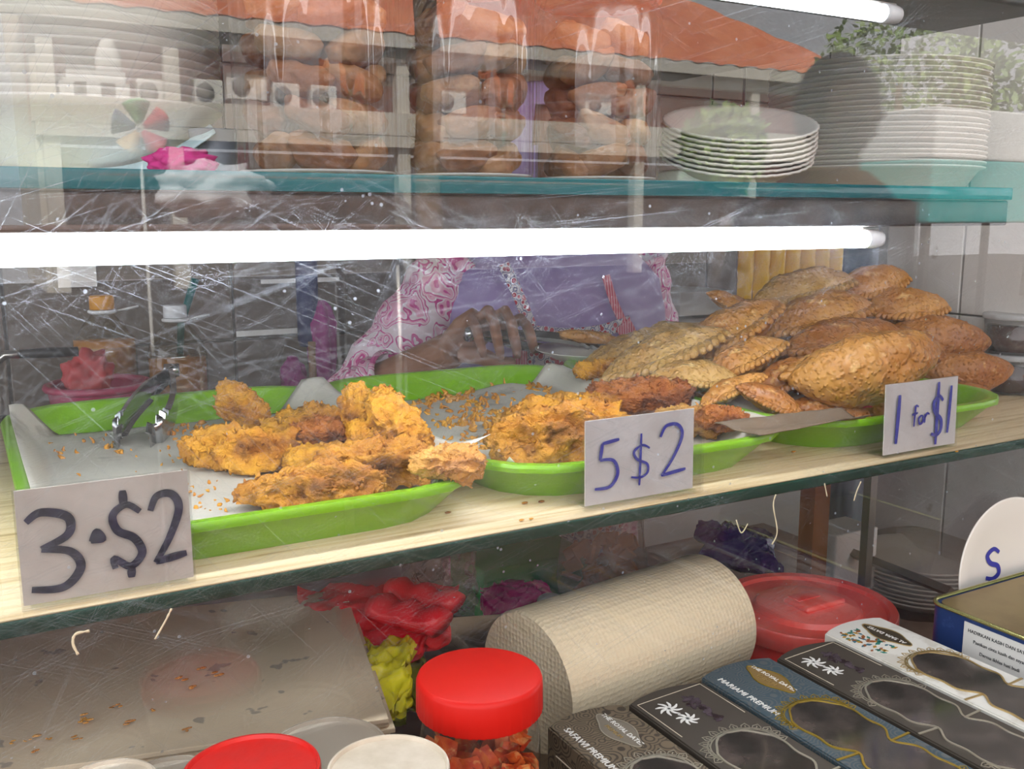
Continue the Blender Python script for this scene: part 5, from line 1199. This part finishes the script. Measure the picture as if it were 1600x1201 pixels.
# dried glue streaks on the outer face of the glass
M_glue = mat('dried_glue', (0.72, 0.62, 0.42), 0.6)
for k, (pts, wd, lab) in enumerate((
    ([(140, 985), (118, 990), (114, 1005), (122, 1022)], 0.0022, 'curved dried glue streak on the glass over the paper stack'),
    ([(268, 950), (258, 970), (242, 998)], 0.0016, 'short dried glue streak on the glass beside the curved one'),
    ([(1212, 772), (1208, 790), (1214, 830), (1206, 850)], 0.0016, 'long dried glue streak on the glass before the wooden post'),
    ([(1288, 755), (1292, 775)], 0.0014, 'tiny dried glue tick on the glass before the wooden post'),
    ([(1345, 752), (1338, 768), (1334, 782)], 0.0016, 'slanted dried glue streak on the glass before the divider'),
    ([(1150, 812), (1158, 832), (1168, 818)], 0.0013, 'hooked dried glue streak on the glass before the purple bag'))):
    P = smooth_path([at_y(a, b, 2.5448) for (a, b) in pts], 5); mb = MB(); rings = []
    for i, p in enumerate(P):
        q = wd * (0.6 + 0.5 * noise.noise(Vector((i * 0.8, k, 0)))) / 2
        t_ = (P[min(i + 1, len(P) - 1)] - P[max(i - 1, 0)]).normalized(); s_ = t_.cross(Vector((0, 1, 0))).normalized() * q
        rings.append([p + s_, p - s_, p - s_ - Vector((0, 0.0004, 0)), p + s_ - Vector((0, 0.0004, 0))])
    mb.loft(rings); tag(mb.build('glue_streak', M_glue), lab, 'glue mark')

# ================================================================== across the way: what the glass mirrors
def mir(px, py, ym):           # place of something mirrored at pixel (px,py), lying ym units behind the pane plane
    d = dirpx(px, py); d = d * ((2.545 + ym) / d.y)
    return V(d.x, 2.545 - ym, d.z)
YB = 88.0
M_roof = mat('terracotta', (0.62, 0.17, 0.08), 0.75, col2=(0.74, 0.26, 0.13), nscale=1.2, nlo=0.35, nhi=0.65)
M_redwall = mat('red_render', (0.60, 0.22, 0.18), 0.8, col2=(0.66, 0.28, 0.23), nscale=1.0)
M_cream = mat('cream_paint', (0.74, 0.70, 0.62), 0.7, col2=(0.66, 0.62, 0.54), nscale=0.8)
M_pane2 = mat('far_pane', (0.20, 0.24, 0.28), 0.1)
M_louvre = mat('condenser_white', (0.78, 0.77, 0.74), 0.5)
M_fan = mat('fan_grille', (0.25, 0.25, 0.25), 0.5)
a, b = mir(55, 210, YB), mir(1235, 150, YB)
x0, yb = a.x, a.y
bx1 = mir(1330, 120, YB).x
zp0, zp1 = mir(400, 205, YB).z, mir(400, 166, YB).z       # parapet
zev = mir(300, 40, YB).z                                  # eaves
bl = thing('shophouse', 'two-storey shophouse with orange tiled roof and red walls mirrored in the glass', 'building', (x0, yb, 0))
L0 = -bl.location
xm = (x0 + bx1) / 2; wd = bx1 - x0
def bpart(name, c, d, m, parent=None, bev=0.0):
    o = MB().box(c, d, bev=bev).build(name, m, parent or bl, smooth=False); o.location = L0 if parent is None else (0, 0, 0); return o
wl = bpart('upper_wall', (xm, yb - 0.85, (zp0 + zev) / 2 + 0.1), (wd, 0.3, zev - zp0 + 0.4), M_redwall)
bpart('balcony_slab', (xm, yb - 0.9, zp0 - 0.10), (wd, 2.2, 0.22), M_cream)
bpart('parapet', (xm, yb + 0.1, (zp0 + zp1) / 2), (wd + 0.1, 0.2, zp1 - zp0), M_cream)
bpart('lower_wall', (xm, yb - 3.2, (zp0 - 0.2) / 2), (wd, 0.3, zp0 - 0.2), mat('ochre_wall', (0.55, 0.47, 0.36), 0.8))
bpart('fascia', (xm, yb + 0.28, zev + 0.02), (wd + 1.0, 0.12, 0.26), M_cream)
bpart('end_wall', (x0 + 0.15, yb - 2.6, zev / 2), (0.3, 5.0, zev), M_cream)
bpart('end_wall', (bx1 - 0.15, yb - 2.6, zev / 2), (0.3, 5.0, zev), M_redwall)
bpart('beam', (xm, yb + 0.0, zev - 0.22), (wd, 0.25, 0.28), M_cream)
for px in (72, 268, 628, 1000, 1180):
    q = mir(px, 120, YB - 0.2)
    o = MB().box((q.x, yb - 0.02, zev / 2), (0.26, 0.26, zev), bev=0.02).build('column', M_cream, bl, smooth=False); o.location = L0
for (pa, pb, ya, ybm) in ((592, 645, 78, 135), (690, 748, 82, 138), (958, 1000, 95, 140)):
    wa, wb2 = mir(pa, ya, YB + 3.4), mir(pb, ybm, YB + 3.4)
    cx, cz, ww, hh = (wa.x + wb2.x) / 2, (wa.z + wb2.z) / 2, wb2.x - wa.x, wa.z - wb2.z
    f = MB().box((cx, yb - 0.68, cz), (ww, 0.05, hh)).build('window_pane', M_pane2, bl, smooth=False); f.location = L0
    for k in range(5):
        MB().box((cx - ww / 2 + k * ww / 4, yb - 0.64, cz), (0.07, 0.06, hh)).build('muntin', M_cream, f, smooth=False)
    for k in range(4):
        MB().box((cx, yb - 0.64, cz - hh / 2 + k * hh / 3), (ww, 0.06, 0.07)).build('muntin', M_cream, f, smooth=False)
for (pa, pb) in ((100, 190),):
    wa, wb2 = mir(pa, 60, YB + 3.4), mir(pb, 110, YB + 3.4)
    o = MB().box(((wa.x + wb2.x) / 2, yb - 0.67, (wa.z + wb2.z) / 2), (wb2.x - wa.x, 0.06, wa.z - wb2.z + 0.9)).build('shutter', mat('grey_shutter', (0.42, 0.40, 0.37), 0.6), bl, smooth=False); o.location = L0
# pitched tile roof: wavy pantiles in stepped courses
rise, run = 3.4, 6.2
def roof_fn(nx, ny):
    mb = MB()
    def fn(u, v):
        x = x0 - 0.45 + u * (wd + 0.9); t = v
        hip = max(0.0, (x - (bx1 - 3.0)) / 3.45)
        tt = t * (1 - hip)
        z = zev + 0.12 + rise * tt; y = yb + 0.36 - run * tt
        z += 0.05 * abs(math.sin(u * nx * PI / 8)) + 0.04 * ((v * 24) % 1.0)
        return Vector((x, y, z))
    return mb.grid(nx, ny, fn)
nt_ = int(wd / 0.30)
ro = roof_fn(nt_ * 8 // 2, 73).build('roof_tiles', M_roof, bl, smooth=False); ro.location = L0; ro['kind'] = 'stuff'
ro.data.materials[0] = M_roof
MB().box((xm, yb - run - 0.3, zev + rise * 0.5), (wd, 0.3, rise)).build('gable_wall', M_cream, bl, smooth=False).location = L0
# signs / condensers on the parapet
def condenser(px0, px1, py0, py1, lab):
    a, b = mir(px0, py0, YB + 2.2), mir(px1, py1, YB + 2.2)
    w, h = max(0.5, abs(b.x - a.x)), max(0.45, a.z - b.z)
    t = thing('air_condenser', lab, 'air conditioner', ((a.x + b.x) / 2, yb - 0.32, zp0 + 0.010), group='condensers along the shophouse balcony')
    z0 = max(0.06, b.z - (zp0 + 0.010))
    MB().box((0, 0, z0 + h / 2), (w, 0.28, h), bev=0.02).build('case', M_louvre, t, smooth=False)
    MB().box((0, 0, z0 / 2), (w * 0.8, 0.24, max(0.05, z0))).build('bracket', M_fan, t, smooth=False)
    MB().lathe([(h * 0.34, 0), (h * 0.36, 0.02), (h * 0.1, 0.03)], 20).build('fan', M_fan, t, loc=(-w * 0.15, 0.142, z0 + h / 2), rot=(-PI / 2, 0, 0))
CL = iter(('mirrored white condenser between the end column and the rooftop sign', 'mirrored white condenser beside the second column past the rooftop sign', 'mirrored small white condenser next to the largest condenser',
    'mirrored largest white condenser standing tall on the shophouse balcony', 'mirrored white condenser next in line after the largest condenser', 'mirrored white condenser second in line after the largest condenser',
    'mirrored white condenser next to the palm trunk', 'mirrored white condenser over the jar next to the foam plates', 'mirrored white condenser over the small fluted foam plates'))
for q in ((66, 100, 134, 166), (218, 252, 134, 168), (306, 338, 132, 168), (348, 412, 116, 160), (424, 460, 148, 172), (482, 518, 150, 175), (672, 720, 152, 180), (905, 945, 152, 182), (1100, 1128, 165, 190)):
    condenser(*q, next(CL))
sg = thing('rooftop_sign', 'stepped white sign board on the shophouse parapet mirrored in the glass', 'sign', mir(150, 166, YB - 0.5))
a, b = mir(102, 108, YB - 0.5), mir(196, 132, YB - 0.5); sl = -sg.location
MB().box(((a.x + b.x) / 2, sg.location.y, (a.z + b.z) / 2), (b.x - a.x, 0.12, a.z - b.z)).build('board', M_louvre, sg, smooth=False, loc=sl)
for px in (105, 147, 192):
    c = mir(px, 150, YB - 0.5); MB().box((c.x, c.y, (zp1 + b.z) / 2), (0.22, 0.12, b.z - zp1)).build('post', M_louvre, sg, smooth=False, loc=sl)
c = mir(169, 104, YB - 0.5); MB().loft([[c + Vector((0.2 * math.cos(k) * s, 0.06 * math.sin(k), dz)) for k in [2 * PI * q / 10 for q in range(10)]] for (s, dz) in ((1, -0.2), (1, 0.15), (0.5, 0.42), (0.1, 0.5))]).build('finial', M_louvre, sg, loc=sl)

# canopy rim, post, palm tree
cz = 2.6
gp = mir(1050, 28, 1.0) - Vector((0, V(0, 2.545, 0).y, CAMZ)); k_ = (cz - CAMZ) / gp.z
yc = V(0, 2.545, 0).y + gp.y * k_
gt = MB().box((4.9, yc, cz - 0.055), (6.2, 0.10, 0.10), bev=0.01).build('canopy_gutter', M_white); tag(gt, 'white gutter along the canopy rim mirrored near the top of the glass', 'gutter')
cxp = (mir(1266, 120, 1.0) - Vector((0, V(0, 2.545, 0).y, CAMZ)));
o = MB().box((cxp.x / cxp.y * (yc - V(0, 2.545, 0).y), yc, 1.2485), (0.17, 0.17, 2.497), bev=0.01).build('canopy_post', mat('post_paint', (0.13, 0.13, 0.15), 0.5)); tag(o, 'dark square canopy post mirrored beside the foam plates', 'post')
pt = mir(668, 120, 62); tr = thing('palm_tree', 'slim palm tree with rough trunk mirrored between the shophouse windows', 'tree', (pt.x, pt.y, 0))
h = 5.6
MB().tube([(0.03 * math.sin(k), 0, h * k / 14) for k in range(15)], [0.20 - 0.004 * k + (0.012 if k % 2 else 0) for k in range(15)], 12).build('trunk', mat('palm_bark', (0.30, 0.21, 0.13), 0.9, col2=(0.20, 0.13, 0.08), nscale=6, bump=0.6), tr)
M_frond = mat('palm_leaf', (0.16, 0.24, 0.07), 0.5)
random.seed(5)
for k in range(14):
    an = k * 2.4; el = random.uniform(0.1, 1.1); mb = MB(); P = []
    for i in range(9):
        s = i / 8; r = 1.9 * s; P.append(Vector((math.cos(an) * r, math.sin(an) * r, h + math.sin(el) * r - 1.1 * s * s)))
    for i in range(1, 9):
        for sd in (-1, 1):
            d = (P[i] - P[i - 1]).normalized(); sdv = d.cross(Vector((0, 0, 1))).normalized() * sd
            ln_ = 0.55 * (1.1 - i / 9)
            for q in (0.0, 0.33, 0.66):
                p = P[i - 1].lerp(P[i], q); e = p + sdv * ln_ + d * 0.2 - Vector((0, 0, 0.18))
                mb.loft([[p, p + d * 0.06], [p.lerp(e, 0.5) + d * 0.0, p.lerp(e, 0.5) + d * 0.07], [e, e + d * 0.01]], closed=False)
    mb.tube(P, 0.02, 5); mb.build('frond', M_frond, tr, recalc=False)
# leafy trees beyond the hip end and the teal stall
def leafy(px, py, ym, r, lab, seed, zt=None):
    c = mir(px, py, ym); random.seed(seed)
    t = thing('leafy_tree', lab, 'tree', (c.x, c.y, 0))
    MB().tube([(0, 0, 0), (0.1, 0, c.z * 0.5), (0, 0.1, c.z)], [0.16, 0.12, 0.06], 8).build('trunk', MATS['palm_bark'], t)
    mb = MB()
    for k in range(2200):
        d = Vector((random.gauss(0, 1), random.gauss(0, 1), random.gauss(0, 0.8))).normalized() * r * random.uniform(0.55, 1.0) ** 0.6
        p = Vector((0, 0, c.z)) + d; s = random.uniform(0.05, 0.11)
        u = Vector((random.gauss(0, 1), random.gauss(0, 1), random.gauss(0, 1))).normalized(); w = u.orthogonal().normalized()
        mb.loft([[p - w * s * 0.1, p + w * s * 0.1], [p + u * s - w * s * 0.5, p + u * s + w * s * 0.5], [p + u * 2 * s - w * s * 0.05, p + u * 2 * s + w * s * 0.05]], closed=False)
    f = mb.build('foliage', mat('leaf_green', (0.20, 0.32, 0.08), 0.5, col2=(0.34, 0.46, 0.14), nscale=1.5), t, recalc=False); f['kind'] = 'stuff'
leafy(1400, 128, 70, 1.7, 'leafy green tree mirrored beyond the hip end of the orange roof', 3)
leafy(1640, 120, 46, 1.5, 'second leafy tree mirrored over the white foam bowl stack', 8)
leafy(1130, 232, 50, 0.55, 'small round shrub mirrored below the parapet beside the foam plates', 12)
a, b = mir(1466, 165, 30), mir(1720, 258, 30); c0 = mir(1500, 420, 30)
st = thing('market_stall', 'white stall with a teal lower panel mirrored at the case end', 'stall', ((a.x + b.x) / 2, a.y, 0)); sl = -st.location
MB().box(((a.x + b.x) / 2, a.y - 0.7, (a.z + b.z) / 2), (b.x - a.x, 1.4, a.z - b.z), bev=0.02).build('upper_panel', mat('stall_white', (0.86, 0.87, 0.86), 0.5), st, smooth=False, loc=sl)
zt2 = mir(1600, 348, 30).z
MB().box(((a.x + b.x) / 2, a.y - 0.7, (b.z + zt2) / 2), (b.x - a.x, 1.38, b.z - zt2), bev=0.02).build('lower_panel', mat('teal_board', (0.05, 0.52, 0.50), 0.5), st, smooth=False, loc=sl)
for sx in (-1, 1):
    for sy in (-0.1, -1.3): MB().box(((a.x + b.x) / 2 + sx * ((b.x - a.x) / 2 - 0.08), a.y + sy, zt2 / 2), (0.07, 0.07, zt2)).build('leg', M_dark, st, smooth=False, loc=sl)

# ------------------------------------------------------------------ a customer whose dark shape stands mirrored before the large foam plates
def customer(x, y, face, label):
    t = thing('person', label, 'person', (x, y, 0), (0, 0, face))
    mb = MB()
    mb.loft([ell((0, 0, z), rx, ry) for (z, rx, ry) in ((0.78, 0.14, 0.10), (0.88, 0.165, 0.115), (1.02, 0.155, 0.11), (1.18, 0.175, 0.12), (1.30, 0.195, 0.105), (1.36, 0.13, 0.08), (1.39, 0.06, 0.058), (1.44, 0.055, 0.055))])
    hc = Vector((0, -0.012, 1.525)); q = bmesh.ops.create_icosphere(mb.bm, subdivisions=4, radius=1.0)
    for v in q['verts']:
        c = v.co; jaw = 1 - 0.22 * max(0, -c.z); v.co = hc + Vector((c.x * 0.076 * jaw, c.y * 0.094, c.z * 0.112))
    mb.tube([hc + Vector((0, -0.088, 0.02)), hc + Vector((0, -0.108, -0.02)), hc + Vector((0, -0.09, -0.026))], [0.008, 0.015, 0.01], 10)
    mb.tube([hc + Vector((-0.026, -0.084, -0.055)), hc + Vector((0, -0.094, -0.053)), hc + Vector((0.026, -0.084, -0.055))], [0.004, 0.009, 0.004], 8)
    for sx in (-1, 1):
        mb.ico(hc + Vector((sx * 0.078, 0.008, 0)), 0.022, 2, (0.4, 0.8, 1.3))
        mb.tube([(sx * 0.085, 0, 0.86), (sx * 0.09, -0.01, 0.46), (sx * 0.09, 0.01, 0.08)], [0.09, 0.06, 0.038], 16)
        mb.box((sx * 0.09, -0.045, 0.032), (0.085, 0.24, 0.064), bev=0.025)
        s_, e_, w_ = Vector((sx * 0.195, 0, 1.31)), Vector((sx * 0.25, 0.03, 1.04)), Vector((sx * 0.235, -0.10, 0.83))
        mb.tube([s_, s_.lerp(e_, 0.5), e_, e_.lerp(w_, 0.4), w_], [0.055, 0.048, 0.040, 0.038, 0.027], 16)
        p2 = w_ + Vector((0, -0.015, -0.085)); mb.tube([w_, w_.lerp(p2, 0.5), p2], [0.026, 0.038, 0.034], 14, flat=0.5, up=(1, 0, 0))
        for k in range(4):
            b0 = p2 + Vector((0, -0.03 + 0.02 * k, 0)); ll = (0.07, 0.08, 0.076, 0.062)[k]; mb.tube([b0, b0 + Vector((-sx * 0.004, 0, -ll * 0.5)), b0 + Vector((-sx * 0.016, 0, -ll))], [0.0095, 0.0088, 0.006], 8)
        b0 = w_ + Vector((-sx * 0.006, -0.03, -0.03)); mb.tube([b0, b0 + Vector((-sx * 0.008, -0.028, -0.03)), b0 + Vector((-sx * 0.012, -0.032, -0.062))], [0.012, 0.011, 0.007], 8)
    tmp = mb.build('body_draft', M_skin); md = tmp.modifiers.new('remesh', 'REMESH'); md.mode = 'VOXEL'; md.voxel_size = 0.006
    dg = bpy.context.evaluated_depsgraph_get(); dg.update(); me = bpy.data.meshes.new_from_object(tmp.evaluated_get(dg)); bpy.data.objects.remove(tmp)
    for f in me.polygons: f.use_smooth = True
    mesh_obj('body', me, t)
    for sx in (-1, 1): MB().ico(hc + Vector((sx * 0.032, -0.086, 0.022)), 0.007, 2, (1.3, 0.5, 0.8)).build('eye', M_eye, t)
    mb = MB(); q = bmesh.ops.create_icosphere(mb.bm, subdivisions=4, radius=1.0)
    for v in q['verts']: c = v.co; v.co = hc + Vector((c.x * 0.086, 0.012 + c.y * 0.100, 0.012 + c.z * 0.114))
    bmesh.ops.delete(mb.bm, geom=[f for f in mb.bm.faces if (f.calc_center_median() - hc).y < -0.03 and (f.calc_center_median() - hc).z < 0.06 or (f.calc_center_median() - hc).z < -0.05], context='FACES')
    mb.build('hair', mat('black_hair', (0.012, 0.010, 0.010), 0.5), t, solid=0.003)
    sh_ = mat('dark_shirt', (0.045, 0.045, 0.055), 0.8)
    MB().loft([ell((0, 0, z), rx, ry) for (z, rx, ry) in ((0.80, 0.185, 0.13), (1.02, 0.175, 0.128), (1.18, 0.192, 0.135), (1.30, 0.212, 0.120), (1.365, 0.14, 0.092), (1.395, 0.075, 0.072))], cap=False).build('shirt', sh_, t, solid=0.003)
    for sx in (-1, 1):
        s_, e_ = Vector((sx * 0.185, 0, 1.32)), Vector((sx * 0.25, 0.03, 1.06))
        MB().tube([s_, s_.lerp(e_, 0.5), e_], [0.068, 0.062, 0.056], 18, cap=False).build('sleeve', sh_, t, solid=0.002)
        MB().tube([(sx * 0.085, 0, 0.88), (sx * 0.09, -0.01, 0.46), (sx * 0.09, 0.01, 0.06)], [0.102, 0.076, 0.062], 18, cap=False).build('trouser_leg', mat('dark_trousers', (0.03, 0.032, 0.045), 0.8), t, solid=0.002)
    return t
cp = mir(1300, 335, 5.4)
customer(cp.x, cp.y, PI, 'customer in a dark shirt standing before the case mirrored over the large foam plates')

# table with a white bag and a bright paper windmill, mirrored left of the jars
c = mir(300, 352, 13.0)
t = thing('dining_table', 'brown topped table across the walkway mirrored under the upper shelf', 'table', (c.x, c.y, 0)); tz = c.z
MB().box((0, 0, tz - 0.02), (1.3, 0.7, 0.04), bev=0.005).build('table_top', mat('table_brown', (0.22, 0.12, 0.08), 0.4), t, smooth=False)
for sx in (-1, 1):
    for sy in (-1, 1): MB().tube([(sx * 0.58, sy * 0.28, 0), (sx * 0.56, sy * 0.27, tz - 0.03)], 0.018, 10).build('leg', M_steel, t)
mb = MB(); mb.ico((0, 0, 0), 1, 4); bc = mir(335, 338, 13.0)
for v in mb.bm.verts:
    q = v.co.copy(); v.co = Vector((q.x * 0.15, q.y * 0.10, q.z * 0.085)) * (1 + 0.45 * noise.noise(q * 2.2) + 0.2 * noise.noise(q * 5))
mn = min(v.co.z for v in mb.bm.verts)
o = mb.build('carrier_bag', mat('bag_white', (0.80, 0.80, 0.84), 0.4), loc=(bc.x, c.y, tz - mn)); tag(o, 'crumpled white carrier bag on the mirrored table', 'bag')
wc = mir(207, 205, 10.4); t = thing('paper_windmill', 'bright paper windmill on a stick standing by the mirrored table', 'toy', (wc.x, wc.y + 0.1, 0)); wz = wc.z
MB().tube([(0, 0, 0), (0, 0, wz)], 0.004, 8).build('stick', M_white, t)
MB().lathe([(0.13, 0), (0.14, 0.004), (0.03, 0.03), (0.008, 0.05)], 24).build('stand', M_steel, t)
for k, col in enumerate(((0.70, 0.03, 0.06), (0.10, 0.60, 0.12), (0.16, 0.24, 0.40), (0.75, 0.50, 0.25), (0.70, 0.05, 0.10))):
    a = k * 2 * PI / 5 + 0.4; mb = MB()
    mb.grid(8, 8, lambda u, v: Vector(((0.010 + 0.055 * u) * math.cos(a + (v - 0.5) * 1.0), 0.03 * u * math.sin(v * PI) + 0.012, wz + (0.010 + 0.055 * u) * math.sin(a + (v - 0.5) * 1.0))))
    mb.build('vane', mat('vane_%d' % k, col, 0.5), t, solid=0.002)
